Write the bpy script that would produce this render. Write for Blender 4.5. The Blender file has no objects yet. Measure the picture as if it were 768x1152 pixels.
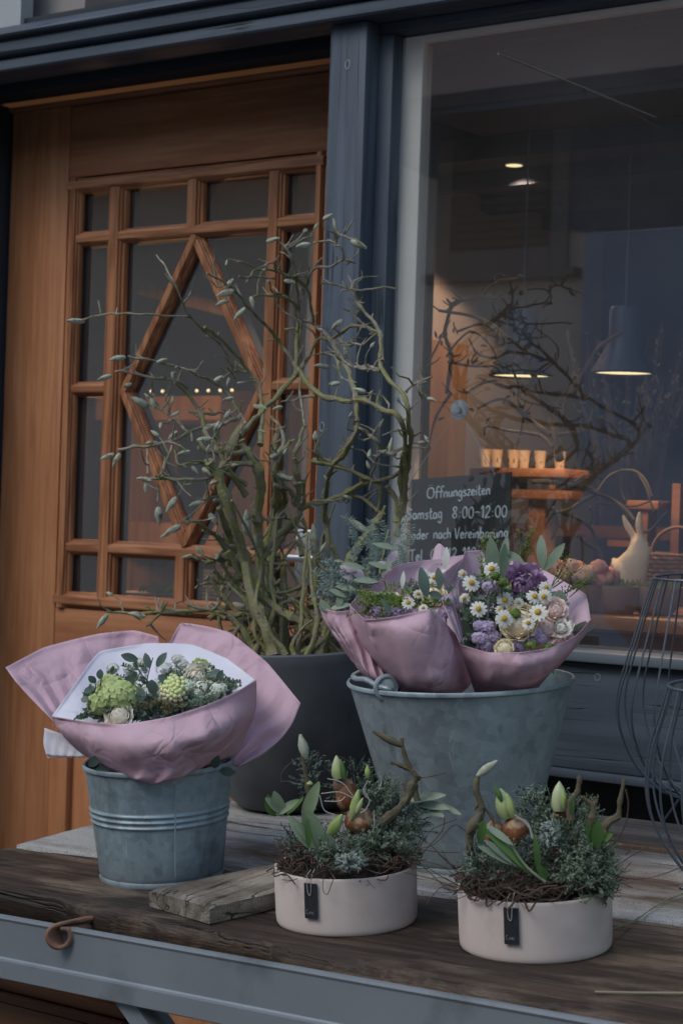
SKY_STRENGTH = 0.185; SUN_STRENGTH = 0.9
import bpy, math, random
from mathutils import Vector, Matrix, noise
random.seed(7)
S = bpy.context.scene
COL = S.collection
V = Vector
rnd = random.uniform
# ---------------------------------------------------------------- camera
F = 2150.0; TH = 0.033
ANG = math.atan(2936/F)
dv = V((-math.cos(ANG), math.sin(ANG), 0)); rv = V((math.sin(ANG), math.cos(ANG), 0)); zv = V((0, 0, 1))
Rv = rv*math.cos(TH) + zv*math.sin(TH); Uv = zv*math.cos(TH) - rv*math.sin(TH)
CAM = V((0, 0, 1.5))
cd = bpy.data.cameras.new('camera'); cam = bpy.data.objects.new('camera', cd); COL.objects.link(cam)
m = Matrix.Identity(4)
for i in range(3):
    m[i][0] = Rv[i]; m[i][1] = Uv[i]; m[i][2] = -dv[i]; m[i][3] = CAM[i]
cam.matrix_world = m
cd.sensor_fit = 'HORIZONTAL'; cd.sensor_width = 24; cd.lens = F/768*24; cd.clip_end = 500; cd.clip_start = 0.05
cd.dof.use_dof = True; cd.dof.focus_distance = 2.75; cd.dof.aperture_fstop = 9
S.camera = cam
def ray(x, y): return dv + Rv*((x-384)/F) - Uv*((y-576)/F)
def at(x, y, D): return CAM + ray(x, y)*D
def onY(x, y, Y):
    q = ray(x, y); return CAM + q*(Y/q.y)
def onX(x, y, X):
    q = ray(x, y); return CAM + q*(X/q.x)
TN = V((-.025, -.067, 1)).normalized()
def ontab(x, y, h=0):
    q = ray(x, y); return CAM + q*((-.647+h)/q.dot(TN))
def tabz(x, y): return 1.5 + (-.647 - TN.x*x - TN.y*y)/TN.z
TX = (rv - TN*rv.dot(TN)).normalized(); TY = TN.cross(TX)
TM = Matrix((TX, TY, TN)).transposed()          # table frame seen from the street
FX = (V((1, 0, 0)) - TN*TN.x).normalized(); FY = TN.cross(FX)
FM = Matrix((FX, FY, TN)).transposed()
# ---------------------------------------------------------------- objects
W = {}
def thing(name, label, cat, loc=(0, 0, 0), rot=None, group=None):
    o = bpy.data.objects.new(name, None); COL.objects.link(o); o.empty_display_size = .05
    mm = (rot.to_4x4() if rot else Matrix.Identity(4)); mm.translation = V(loc); o.matrix_world = mm
    W[o.name] = mm.copy(); o['label'] = label; o['category'] = cat
    if group: o['group'] = group
    return o
def tag(o, label, cat, group=None):
    o['label'] = label; o['category'] = cat
    if group: o['group'] = group
    return o
def wm(o): return W[o.name]
class MB:
    def __init__(s): s.v = []; s.f = []; s.m = []; s.uv = {}
    def add(s, vs, fs, mi=0, M=None):
        b = len(s.v)
        s.v += [(M @ V(q)) if M else V(q) for q in vs]
        s.f += [tuple(b+i for i in f) for f in fs]; s.m += [mi]*len(fs); return s
    def box(s, a, b, mi=0, M=None, bev=0.0):
        x0, x1 = sorted((a[0], b[0])); y0, y1 = sorted((a[1], b[1])); z0, z1 = sorted((a[2], b[2]))
        if bev <= 0:
            vs = [(x, y, z) for x in (x0, x1) for y in (y0, y1) for z in (z0, z1)]
            return s.add(vs, [(0, 1, 3, 2), (4, 6, 7, 5), (0, 4, 5, 1), (2, 3, 7, 6), (0, 2, 6, 4), (1, 5, 7, 3)], mi, M)
        e = min(bev, (x1-x0)*.45, (y1-y0)*.45, (z1-z0)*.45)
        import bmesh
        bm = bmesh.new(); bmesh.ops.create_cube(bm, size=1)
        for q in bm.verts: q.co = V(((x0+x1)/2+q.co.x*(x1-x0), (y0+y1)/2+q.co.y*(y1-y0), (z0+z1)/2+q.co.z*(z1-z0)))
        bmesh.ops.bevel(bm, geom=bm.edges[:], offset=e, segments=2, affect='EDGES', profile=.5)
        bm.verts.index_update()
        s.add([q.co.copy() for q in bm.verts], [[q.index for q in f.verts] for f in bm.faces], mi, M); bm.free(); return s
    def prism(s, poly, axis_from, axis_to, mi=0, fn=None):
        # poly of 2d points, fn(u,v,w)->xyz
        n = len(poly); vs = [fn(u, w, axis_from) for u, w in poly]+[fn(u, w, axis_to) for u, w in poly]
        fs = [tuple(range(n)), tuple(range(2*n-1, n-1, -1))]+[(i, (i+1) % n, n+(i+1) % n, n+i) for i in range(n)]
        return s.add(vs, fs, mi)
    def tube(s, pts, rad, seg=8, mi=0, caps=True, jit=0, M=None):
        pts = [V(p) for p in pts]; n = len(pts)
        if not hasattr(rad, '__len__'): rad = [rad]*n
        t0 = (pts[1]-pts[0]).normalized(); up = V((0, 0, 1)) if abs(t0.z) < .9 else V((1, 0, 0))
        a = t0.cross(up).normalized(); vs = []
        for i in range(n):
            t = (pts[min(i+1, n-1)]-pts[max(i-1, 0)])
            if t.length < 1e-9: t = t0
            t = t.normalized(); a = (a - t*a.dot(t)).normalized(); b = t.cross(a)
            for k in range(seg):
                an = 2*math.pi*k/seg; r = rad[i]*(1+rnd(-jit, jit))
                vs.append(pts[i]+(a*math.cos(an)+b*math.sin(an))*r)
        fs = [(i*seg+k, i*seg+(k+1) % seg, (i+1)*seg+(k+1) % seg, (i+1)*seg+k) for i in range(n-1) for k in range(seg)]
        if caps: fs += [tuple(range(seg-1, -1, -1)), tuple((n-1)*seg+k for k in range(seg))]
        return s.add(vs, fs, mi, M)
    def lathe(s, prof, seg=48, mi=0, M=None, wob=0):
        n = len(prof); vs = []
        for r, z in prof:
            for k in range(seg):
                an = 2*math.pi*k/seg; rr = r*(1+wob*math.sin(an*2+1)+wob*.5*math.sin(an*3))
                vs.append((rr*math.cos(an), rr*math.sin(an), z))
        fs = [(i*seg+k, i*seg+(k+1) % seg, (i+1)*seg+(k+1) % seg, (i+1)*seg+k) for i in range(n-1) for k in range(seg)]
        if prof[0][0] > 1e-4: fs.append(tuple(range(seg-1, -1, -1)))
        if prof[-1][0] > 1e-4 : fs.append(tuple((n-1)*seg+k for k in range(seg)))
        return s.add(vs, fs, mi, M)
    def ball(s, c, r, seg=10, rings=7, mi=0, M=None, nz=0, nf=40):
        c = V(c); r = V(r) if hasattr(r, '__len__') else V((r, r, r)); vs = []
        for i in range(rings+1):
            ph = math.pi*i/rings
            for k in range(seg):
                an = 2*math.pi*k/seg
                p = V((r.x*math.sin(ph)*math.cos(an), r.y*math.sin(ph)*math.sin(an), r.z*math.cos(ph)))
                q = (M @ p if M else p) + c
                if nz: q += p.normalized()*noise.noise(q*nf)*nz if p.length > 0 else V()
                vs.append(q)
        fs = [(i*seg+k, (i+1)*seg+k, (i+1)*seg+(k+1) % seg, i*seg+(k+1) % seg) for i in range(rings) for k in range(seg)]
        return s.add(vs, fs, mi)
    def leaf(s, p, d, n, L, w, mi=0, curl=.2, fold=.15, seg=4, tip=1.0, blunt=0):
        p = V(p); d = V(d).normalized(); n = V(n); n = (n-d*n.dot(d))
        n = n.normalized() if n.length > 1e-6 else d.orthogonal().normalized(); sd = d.cross(n); vs = []
        for i in range(seg+1):
            t = i/seg; ww = w*.5*max(math.sin(math.pi*(t*.95+.03))**(.62+.1*tip), blunt if t > .5 else 0)
            c = p + d*L*t + n*(L*curl*(-t*t))
            vs += [c+sd*ww+n*fold*ww, c, c-sd*ww+n*fold*ww]
        fs = []
        for i in range(seg):
            b = 3*i; fs += [(b, b+1, b+4, b+3), (b+1, b+2, b+5, b+4)]
        return s.add(vs, fs, mi)
    def grid(s, rows, mi=0):
        n = len(rows[0]); vs = [p for r in rows for p in r]
        fs = [(i*n+k, i*n+k+1, (i+1)*n+k+1, (i+1)*n+k) for i in range(len(rows)-1) for k in range(n-1)]
        return s.add(vs, fs, mi)
    def build(s, name, mats, parent=None, world=False, smooth=True, kind=None, solid=0, auto=True, uvs=None):
        me = bpy.data.meshes.new(name)
        vs = s.v
        if parent is not None and world:
            inv = wm(parent).inverted(); vs = [inv @ q for q in vs]
        me.from_pydata([tuple(q) for q in vs], [], s.f); me.update()
        if not isinstance(mats, (list, tuple)): mats = [mats]
        for mt in mats: me.materials.append(mt)
        me.polygons.foreach_set('material_index', s.m)
        me.polygons.foreach_set('use_smooth', [smooth]*len(s.f))
        if smooth and auto:
            try: me.set_sharp_from_angle(angle=math.radians(38))
            except Exception: pass
        o = bpy.data.objects.new(name, me); COL.objects.link(o)
        if parent is not None:
            o.parent = parent
            W[o.name] = wm(parent)
        else:
            W[o.name] = Matrix.Identity(4)
        if kind: o['kind'] = kind
        if solid:
            md = o.modifiers.new('solid', 'SOLIDIFY'); md.thickness = solid; md.offset = 0
        return o
def islands(mb, name, mt, par):
    par_ = list(range(len(mb.v)))
    def fd(i):
        while par_[i] != i: par_[i] = par_[par_[i]]; i = par_[i]
        return i
    for f in mb.f:
        for i in f[1:]: par_[fd(i)] = fd(f[0])
    gp = {}
    for f in mb.f: gp.setdefault(fd(f[0]), []).append(f)
    for fs in gp.values():
        ids = sorted({i for f in fs for i in f}); ix = {i: k for k, i in enumerate(ids)}
        MB().add([mb.v[i] for i in ids], [tuple(ix[i] for i in f) for f in fs]).build(name, mt, par, world=True)
def cr(pts, k=6):
    """Catmull-Rom through points"""
    pts = [V(p) for p in pts]
    if len(pts) < 3: return [pts[0].lerp(pts[-1], i/k) for i in range(k+1)]
    P = [pts[0]*2-pts[1]]+pts+[pts[-1]*2-pts[-2]]; out = []
    for i in range(1, len(P)-2):
        a, b, c, d = P[i-1:i+3]
        for j in range(k):
            t = j/k
            out.append(.5*((2*b)+(c-a)*t+(2*a-5*b+4*c-d)*t*t+(3*b-a-3*c+d)*t**3))
    out.append(pts[-1]); return out
def lerpl(a, b, n): return [a+(b-a)*i/(n-1) for i in range(n)]
# ---------------------------------------------------------------- materials
def nodes(name):
    mt = bpy.data.materials.new(name); mt.use_nodes = True; nt = mt.node_tree; nt.nodes.clear()
    out = nt.nodes.new('ShaderNodeOutputMaterial'); return mt, nt, out
def nn(nt, t, **kw):
    n = nt.nodes.new(t)
    for k, v in kw.items():
        if k.startswith('_'): setattr(n, k[1:], v)
        else: n.inputs[k.replace('__', ' ')].default_value = v
    return n
def ramp(nt, fac, stops):
    r = nt.nodes.new('ShaderNodeValToRGB'); e = r.color_ramp.elements
    while len(e) < len(stops): e.new(.5)
    for i, (p, c) in enumerate(stops):
        e[i].position = p; e[i].color = (*c, 1) if len(c) == 3 else c
    nt.links.new(fac, r.inputs[0]); return r.outputs[0]
def mixc(nt, fac, a, b, bt='MIX'):
    m_ = nt.nodes.new('ShaderNodeMix'); m_.data_type = 'RGBA'; m_.blend_type = bt
    for s_, v in ((m_.inputs[0], fac), (m_.inputs[6], a), (m_.inputs[7], b)):
        if hasattr(v, 'links'): nt.links.new(v, s_)
        elif hasattr(v, '__len__'): s_.default_value = (*v, 1)
        else: s_.default_value = v
    return m_.outputs[2]
def noisef(nt, scale, det=4, sc=(1, 1, 1), rough=.55, dist=0, coord='Object'):
    tc = nt.nodes.new('ShaderNodeTexCoord'); mp = nt.nodes.new('ShaderNodeMapping'); mp.inputs['Scale'].default_value = sc
    nt.links.new(tc.outputs[coord], mp.inputs[0]); n = nn(nt, 'ShaderNodeTexNoise', Scale=scale, Detail=det, Roughness=rough, Distortion=dist)
    nt.links.new(mp.outputs[0], n.inputs['Vector']); return n.outputs['Fac']
def mat(name, c1, c2=None, scale=8, sc=(1, 1, 1), rough=.6, metal=0, bump=.1, bscale=None, bdist=.002, lo=.35, hi=.65,
        trans=0, spec=.4, c3=None, c3s=3, c3lo=.5, c3hi=.7, sss=0, det=5, dist=0, coat=0, rlo=None, crease=0):
    mt, nt, out = nodes(name); L = nt.links.new
    b = nn(nt, 'ShaderNodeBsdfPrincipled', Roughness=rough, Metallic=metal)
    b.inputs['Specular IOR Level'].default_value = spec
    c2 = c2 or tuple(x*.8 for x in c1)
    fa = noisef(nt, scale, det, sc, dist=dist)
    col = ramp(nt, fa, [(lo, c1), (hi, c2)])
    if c3:
        f3 = noisef(nt, c3s, 5, (1, 1, 1)); k = ramp(nt, f3, [(c3lo, (0, 0, 0)), (c3hi, (1, 1, 1))]); col = mixc(nt, k, col, c3)
    L(col, b.inputs['Base Color'])
    if rlo is not None:
        rr = nn(nt, 'ShaderNodeMapRange'); rr.inputs['To Min'].default_value = rlo; rr.inputs['To Max'].default_value = rough
        L(noisef(nt, scale*.7, 4), rr.inputs[0]); L(rr.outputs[0], b.inputs['Roughness'])
    if bump:
        bf = noisef(nt, bscale or scale*3, 6, sc, .65); bp = nn(nt, 'ShaderNodeBump', Strength=bump, Distance=bdist); L(bf, bp.inputs['Height']); L(bp.outputs[0], b.inputs['Normal']); lastn = bp
        if crease:
            for cs_, cd_ in ((15, .012), (38, .004)):
                tc = nt.nodes.new('ShaderNodeTexCoord'); wn_ = nn(nt, 'ShaderNodeTexNoise', Scale=9.0, Detail=2.0); L(tc.outputs['Object'], wn_.inputs['Vector'])
                ad = nt.nodes.new('ShaderNodeVectorMath'); ad.operation = 'MULTIPLY_ADD'; L(wn_.outputs['Color'], ad.inputs[0]); ad.inputs[1].default_value = (.05, .05, .05); L(tc.outputs['Object'], ad.inputs[2])
                vo = nn(nt, 'ShaderNodeTexVoronoi', Scale=float(cs_)); vo.feature = 'F2'; L(ad.outputs[0], vo.inputs['Vector']); vo1 = nn(nt, 'ShaderNodeTexVoronoi', Scale=float(cs_)); L(ad.outputs[0], vo1.inputs['Vector'])
                sb2 = nt.nodes.new('ShaderNodeMath'); sb2.operation = 'SUBTRACT'; L(vo.outputs['Distance'], sb2.inputs[0]); L(vo1.outputs['Distance'], sb2.inputs[1])
                gt_ = ramp(nt, noisef(nt, 8, 2), [(.42, (0, 0, 0)), (.60, (1, 1, 1))]); ml_ = nt.nodes.new('ShaderNodeMath'); ml_.operation = 'MULTIPLY'; L(sb2.outputs[0], ml_.inputs[0]); L(gt_, ml_.inputs[1])
                b3 = nn(nt, 'ShaderNodeBump', Strength=crease, Distance=cd_); L(ml_.outputs[0], b3.inputs['Height']); L(lastn.outputs[0], b3.inputs['Normal']); lastn = b3
            L(lastn.outputs[0], b.inputs['Normal'])
    if coat: b.inputs['Coat Weight'].default_value = coat
    if trans:
        tr = nn(nt, 'ShaderNodeBsdfTranslucent'); L(col, tr.inputs[0]); mx = nn(nt, 'ShaderNodeMixShader', Fac=trans)
        L(b.outputs[0], mx.inputs[1]); L(tr.outputs[0], mx.inputs[2]); L(mx.outputs[0], out.inputs[0])
    else: L(b.outputs[0], out.inputs[0])
    return mt
def wood(name, cols, axis='x', scale=1.0, rough=.55, bump=.25, bd=.0015, blot=None, knots=False, spec=.3, stain=None, stains=1.5, slo=.5, shi=.62, ring=0.35, cracks=0, c_grit=True):
    """grain runs along the axis"""
    mt, nt, out = nodes(name); L = nt.links.new
    b = nn(nt, 'ShaderNodeBsdfPrincipled', Roughness=rough); b.inputs['Specular IOR Level'].default_value = spec
    st = {'x': (.06, 1, 1), 'y': (1, .06, 1), 'z': (1, 1, .06)}[axis]
    fine = noisef(nt, 130*scale, 3, st, .6); broad = noisef(nt, 16*scale, 4, st, .6, dist=.8)
    tc = nt.nodes.new('ShaderNodeTexCoord'); mp = nt.nodes.new('ShaderNodeMapping'); mp.inputs['Scale'].default_value = tuple(q*14*scale for q in st)
    L(tc.outputs['Object'], mp.inputs[0])
    ns = nn(nt, 'ShaderNodeTexNoise', Scale=1.0, Detail=2.0); L(mp.outputs[0], ns.inputs['Vector'])
    ml = nt.nodes.new('ShaderNodeMath'); ml.operation = 'MULTIPLY'; ml.inputs[1].default_value = 22; L(ns.outputs['Fac'], ml.inputs[0])
    sn = nt.nodes.new('ShaderNodeMath'); sn.operation = 'SINE'; L(ml.outputs[0], sn.inputs[0])
    rg = nn(nt, 'ShaderNodeMapRange'); rg.inputs['From Min'].default_value = -1; L(sn.outputs[0], rg.inputs[0])
    mx = nt.nodes.new('ShaderNodeMix'); mx.data_type = 'FLOAT'; mx.inputs[0].default_value = ring; L(broad, mx.inputs[2]); L(rg.outputs[0], mx.inputs[3])
    mx2 = nt.nodes.new('ShaderNodeMix'); mx2.data_type = 'FLOAT'; mx2.inputs[0].default_value = .3; L(mx.outputs[0], mx2.inputs[2]); L(fine, mx2.inputs[3])
    n = len(cols); col = ramp(nt, mx2.outputs[0], [(.34+.32*i/(n-1), c) for i, c in enumerate(cols)])
    if blot:
        k = ramp(nt, noisef(nt, 2.2, 5, (1, 1, 1)), [(.38, (0, 0, 0)), (.68, (1, 1, 1))]); col = mixc(nt, k, col, mixc(nt, .6, col, blot))
    if stain:
        k = ramp(nt, noisef(nt, stains, 8, (.6, 1.6, 1), .65), [(slo, (0, 0, 0)), (shi, (1, 1, 1))])
        col = mixc(nt, k, col, mixc(nt, fine, stain, tuple(q*.6 for q in stain)))
    bp = nn(nt, 'ShaderNodeBump', Strength=bump, Distance=bd); L(mx2.outputs[0], bp.inputs['Height']); nrm = bp.outputs[0]
    if cracks:
        sc3 = tuple(q*(.35 if q < 1 else 1) for q in st)
        cf = noisef(nt, 24*scale, 3, sc3, .5, dist=.3); ck = ramp(nt, cf, [(.5-.016*cracks, (1, 1, 1)), (.5, (0, 0, 0)), (.5+.016*cracks, (1, 1, 1))])
        gate = ramp(nt, noisef(nt, 6, 3, (.5, 1, 1)), [(.46, (1, 1, 1)), (.56, (0, 0, 0))]); ck = mixc(nt, gate, ck, (1, 1, 1))
        col = mixc(nt, ck, (.012, .009, .007), col); b2 = nn(nt, 'ShaderNodeBump', Strength=.8, Distance=.003); L(ck, b2.inputs['Height']); L(nrm, b2.inputs['Normal']); nrm = b2.outputs[0]
        if c_grit: gn = noisef(nt, 420, 3); col = mixc(nt, mixc(nt, .5, (0, 0, 0), ramp(nt, gn, [(.35, (1, 1, 1)), (.5, (0, 0, 0))])), col, (.02, .015, .012))
    L(col, b.inputs['Base Color']); L(nrm, b.inputs['Normal'])
    L(b.outputs[0], out.inputs[0]); return mt
def glass(name, ior=1.8, tint=(.93, .95, .95), rough=0.0, dirt=.03):
    mt, nt, out = nodes(name); L = nt.links.new
    t = nn(nt, 'ShaderNodeBsdfTransparent'); t.inputs[0].default_value = (*tint, 1)
    g = nn(nt, 'ShaderNodeBsdfGlossy', Roughness=rough); g.inputs[0].default_value = (1, 1, 1, 1)
    mx = nt.nodes.new('ShaderNodeMixShader')
    ge = nt.nodes.new('ShaderNodeNewGeometry'); dt = nt.nodes.new('ShaderNodeVectorMath'); dt.operation = 'DOT_PRODUCT'; L(ge.outputs['Normal'], dt.inputs[0]); L(ge.outputs['Incoming'], dt.inputs[1])
    def mt_(op, a, b_=None):
        q_ = nt.nodes.new('ShaderNodeMath'); q_.operation = op
        for i_, v_ in enumerate((a, b_)):
            if v_ is None: continue
            if hasattr(v_, 'links'): L(v_, q_.inputs[i_])
            else: q_.inputs[i_].default_value = v_
        return q_.outputs[0]
    f0 = 2.45*((ior-1)/(ior+1))**2
    sch = mt_('ADD', mt_('MULTIPLY', mt_('POWER', mt_('SUBTRACT', 1.0, mt_('ABSOLUTE', dt.outputs['Value'])), 4.0), 1-f0), f0)
    L(sch, mx.inputs[0]); L(t.outputs[0], mx.inputs[1]); L(g.outputs[0], mx.inputs[2])
    df = nn(nt, 'ShaderNodeBsdfDiffuse'); df.inputs[0].default_value = (.5, .5, .5, 1)
    mx2 = nt.nodes.new('ShaderNodeMixShader'); nz = noisef(nt, 3, 6); md = nt.nodes.new('ShaderNodeMath'); md.operation = 'MULTIPLY'; md.inputs[1].default_value = dirt*2
    L(nz, md.inputs[0]); L(md.outputs[0], mx2.inputs[0]); L(mx.outputs[0], mx2.inputs[1]); L(df.outputs[0], mx2.inputs[2]); L(mx2.outputs[0], out.inputs[0]); return mt
def emit(name, c, s):
    mt, nt, out = nodes(name); e = nn(nt, 'ShaderNodeEmission', Strength=s); e.inputs[0].default_value = (*c, 1); nt.links.new(e.outputs[0], out.inputs[0]); return mt

M_blue = wood('blue grey painted timber', [(.050, .066, .090), (.070, .091, .119), (.094, .119, .150)], 'x', 1.1, rough=.55, bump=.5, bd=.0015, blot=(.045, .055, .07), cracks=.35, c_grit=False)
M_bluez = wood('blue grey painted post', [(.050, .067, .093), (.071, .094, .126), (.095, .121, .156)], 'z', 1.1, rough=.55, bump=.5, bd=.0015, blot=(.05, .06, .075), cracks=.35, c_grit=False)
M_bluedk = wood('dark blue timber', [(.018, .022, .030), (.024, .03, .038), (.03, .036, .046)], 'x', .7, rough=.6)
M_doorz = wood('door pine vertical', [(.33, .132, .055), (.43, .188, .082), (.50, .235, .11)], 'z', 2.2, rough=.5, bump=.3, blot=(.35, .135, .058), ring=.25)
M_doorx = wood('door pine horizontal', [(.27, .105, .045), (.36, .15, .068), (.43, .195, .095)], 'x', 2.2, rough=.5, bump=.3, blot=(.28, .115, .05), ring=.25)
M_munz = wood('muntin wood vertical', [(.22, .085, .038), (.34, .142, .064), (.43, .195, .092)], 'z', 2.6, rough=.42, bump=.2)
M_munx = wood('muntin wood horizontal', [(.22, .085, .038), (.34, .142, .064), (.43, .195, .092)], 'x', 2.6, rough=.42, bump=.2)
M_white = mat('cream window lining', (.82, .80, .76), (.76, .74, .69), scale=5, rough=.6, bump=.05)
M_glass = glass('shop window glass', 1.85)
M_dglass = glass('door pane glass', 1.8)
M_pale = mat('pale grey paint', (.36, .38, .39), (.30, .32, .33), scale=3, rough=.6)
M_render = mat('opposite wall render', (.80, .68, .61), (.76, .64, .57), scale=2, rough=.9, bump=.3, bscale=60)
M_shut = wood('shutter wood', [(.05, .028, .02), (.075, .042, .028), (.10, .056, .036)], 'x', .5)
M_eave = wood('eave wood', [(.035, .022, .016), (.05, .032, .022), (.07, .045, .03)], 'x', .5)
M_roof = mat('clay roof tiles', (.12, .06, .045), (.08, .045, .035), scale=12, rough=.85, bump=.4)
M_pave = mat('pavement slabs', (.16, .155, .15), (.12, .118, .115), scale=6, rough=.9, bump=.4, bscale=80)
M_steel = mat('grey painted steel', (.225, .250, .268), (.19, .212, .23), scale=4, rough=.42, metal=.25, bump=.12, bscale=70, bdist=.0006, c3=(.12, .13, .135), c3s=9, c3lo=.6, c3hi=.8, rlo=.3)
M_zinc = None
def zinc(name, base, sc=70, dark=(.09, .11, .12)):
    mt, nt, out = nodes(name); L = nt.links.new
    b = nn(nt, 'ShaderNodeBsdfPrincipled', Roughness=.48, Metallic=.35); b.inputs['Specular IOR Level'].default_value = .4
    tc = nt.nodes.new('ShaderNodeTexCoord'); vo = nn(nt, 'ShaderNodeTexVoronoi', Scale=sc); L(tc.outputs['Object'], vo.inputs['Vector'])
    bw = nt.nodes.new('ShaderNodeRGBToBW'); L(vo.outputs['Color'], bw.inputs[0])
    c = ramp(nt, bw.outputs[0], [(.15, tuple(q*.74 for q in base)), (.85, tuple(q*1.30 for q in base))])
    big = ramp(nt, noisef(nt, 7, 7, (1, 1, .6), .65), [(.38, tuple(q*.60 for q in base)), (.5, base), (.62, tuple(min(1, q*1.38) for q in base))])
    c = mixc(nt, .55, c, big)
    k = ramp(nt, noisef(nt, 18, 5, (1, 1, .45)), [(.60, (0, 0, 0)), (.70, (1, 1, 1))]); c = mixc(nt, mixc(nt, .65, (0, 0, 0), k), c, dark)
    sp = ramp(nt, noisef(nt, 240, 2), [(.66, (0, 0, 0)), (.76, (1, 1, 1))]); c = mixc(nt, mixc(nt, .55, (0, 0, 0), sp), c, (.45, .5, .52))
    scn = ramp(nt, noisef(nt, 60, 3, (1, 1, .12), .6, dist=1.5), [(.655, (0, 0, 0)), (.70, (1, 1, 1))]); c = mixc(nt, mixc(nt, .5, (0, 0, 0), scn), c, (.50, .55, .57))
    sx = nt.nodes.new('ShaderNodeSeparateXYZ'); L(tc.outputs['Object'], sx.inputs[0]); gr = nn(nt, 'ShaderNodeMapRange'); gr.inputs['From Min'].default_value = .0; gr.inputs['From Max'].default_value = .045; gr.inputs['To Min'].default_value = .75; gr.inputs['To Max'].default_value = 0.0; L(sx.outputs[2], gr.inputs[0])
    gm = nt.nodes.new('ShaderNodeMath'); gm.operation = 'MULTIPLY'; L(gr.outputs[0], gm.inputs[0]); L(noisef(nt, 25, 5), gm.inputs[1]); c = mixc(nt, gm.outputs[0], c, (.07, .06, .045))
    L(c, b.inputs['Base Color'])
    rr = nn(nt, 'ShaderNodeMapRange'); rr.inputs['To Min'].default_value = .36; rr.inputs['To Max'].default_value = .62; L(noisef(nt, 9, 5), rr.inputs[0]); L(rr.outputs[0], b.inputs['Roughness'])
    bp = nn(nt, 'ShaderNodeBump', Strength=.25, Distance=.0012); L(noisef(nt, 30, 6), bp.inputs['Height']); L(bp.outputs[0], b.inputs['Normal'])
    L(b.outputs[0], out.inputs[0]); return mt
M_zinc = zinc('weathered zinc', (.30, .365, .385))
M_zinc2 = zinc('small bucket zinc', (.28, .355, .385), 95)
M_plant = mat('dark planter', (.080, .086, .093), (.12, .128, .136), scale=5, rough=.5, bump=.25, bscale=30, c3=(.03, .034, .038), c3s=3, c3lo=.45, c3hi=.65)
M_pot = mat('pale clay pot', (.66, .562, .512), (.60, .505, .455), scale=6, rough=.85, bump=.15, bscale=55, bdist=.001, c3=(.46, .38, .33), c3s=13, c3lo=.52, c3hi=.80)
M_soil = mat('soil', (.03, .022, .016), (.05, .038, .028), scale=40, rough=1, bump=1, bdist=.01)
M_pink = mat('pink wrapping paper', (.70, .48, .555), (.66, .45, .52), scale=4, rough=.6, bump=.35, bscale=30, bdist=.003, trans=.22, spec=.35, crease=.75)
M_pinkin = mat('pink paper inner side', (.70, .52, .60), (.66, .49, .56), scale=4, rough=.65, bump=.3, bscale=24, bdist=.003, trans=.25, crease=.5)
M_wpaper = mat('white tissue paper', (.84, .83, .90), (.80, .79, .87), scale=4, rough=.7, bump=.3, bscale=26, bdist=.003, trans=.25, crease=.4)
M_bark = mat('mossy bark', (.25, .215, .14), (.235, .24, .075), scale=60, rough=.9, bump=1, bscale=220, bdist=.004, lo=.42, hi=.6, c3=(.27, .27, .20), c3s=150, c3lo=.54, c3hi=.66)
M_barkg = mat('grey twig bark', (.33, .295, .235), (.19, .165, .115), scale=70, rough=.9, bump=.9, bscale=240, bdist=.002, c3=(.15, .16, .065), c3s=30, c3lo=.5, c3hi=.62)
M_barkd = mat('dark twig bark', (.07, .05, .035), (.045, .033, .025), scale=30, rough=.9, bump=.6, bscale=150, bdist=.002)
M_bud = mat('magnolia bud fur', (.43, .45, .36), (.30, .32, .22), scale=90, rough=.95, bump=.6, bscale=400, bdist=.001, c3=(.16, .115, .07), c3s=70, c3lo=.56, c3hi=.68)
M_ibranch = mat('indoor branch bark', (.13, .07, .035), (.07, .04, .022), scale=30, rough=.9, bump=.5, bscale=120)
# ================================================================= setting
def struct(name, mb, mt, **k): return mb.build(name, mt, kind='structure', smooth=False, **k)
g = MB().box((-60, -60, -.1), (60, 2.9, 0)); struct('pavement', g, M_pave)
g = MB().box((-60, 2.9, -.1), (60, 60, -.004)); struct('ground', g, M_pave)
M_in = mat('shop plaster', (.50, .40, .34), (.45, .36, .30), scale=3, rough=.9, bump=.05)
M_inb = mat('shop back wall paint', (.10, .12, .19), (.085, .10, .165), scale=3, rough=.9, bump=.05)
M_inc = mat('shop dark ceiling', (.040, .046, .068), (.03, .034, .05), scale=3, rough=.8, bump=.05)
M_inf = wood('shop floor boards', [(.05, .03, .02), (.08, .05, .03), (.1, .06, .04)], 'y')
struct('shop_side_wall', MB().box((-2.62, 3.42, 0), (-2.57, 4.95, 2.3)), M_in)
struct('shop_back_wall', MB().box((-2.57, 4.7, 0), (1.6, 4.75, 2.3)), M_inb)
struct('shop_right_wall', MB().box((1.6, 3.2, 0), (1.65, 4.75, 2.3)), M_in)
struct('shop_ceiling', MB().box((-2.57, 3.42, 2.302), (1.6, 4.7, 2.42)).box((-2.17, 3.2002, 2.304), (1.6, 3.4198, 2.421)).box((-2.17, 3.158, 2.423), (1.6, 3.22, 2.60)), M_inc)
struct('shop_roof', MB().box((-7, 3.43, 2.75), (2.2, 6.3, 2.9)), M_inc)
struct('shop_floor', MB().box((-2.57, 3.42, .001), (1.6, 4.7, .03)), M_inf)
struct('hallway_wall', MB().box((-6.6, 6.0, 0), (-2.62, 6.05, 2.7)).box((-6.65, 3.42, 0), (-6.6, 6.0, 2.7)).box((-6.6, 3.42, 2.65), (-2.62, 6, 2.7)), M_in)
struct('hallway_side_wall', MB().box((-2.618, 4.96, 0), (-2.57, 6.0, 2.7)), M_in)
struct('hallway_floor', MB().box((-6.6, 3.42, .001), (-2.62, 6, .03)), M_inf)
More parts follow.
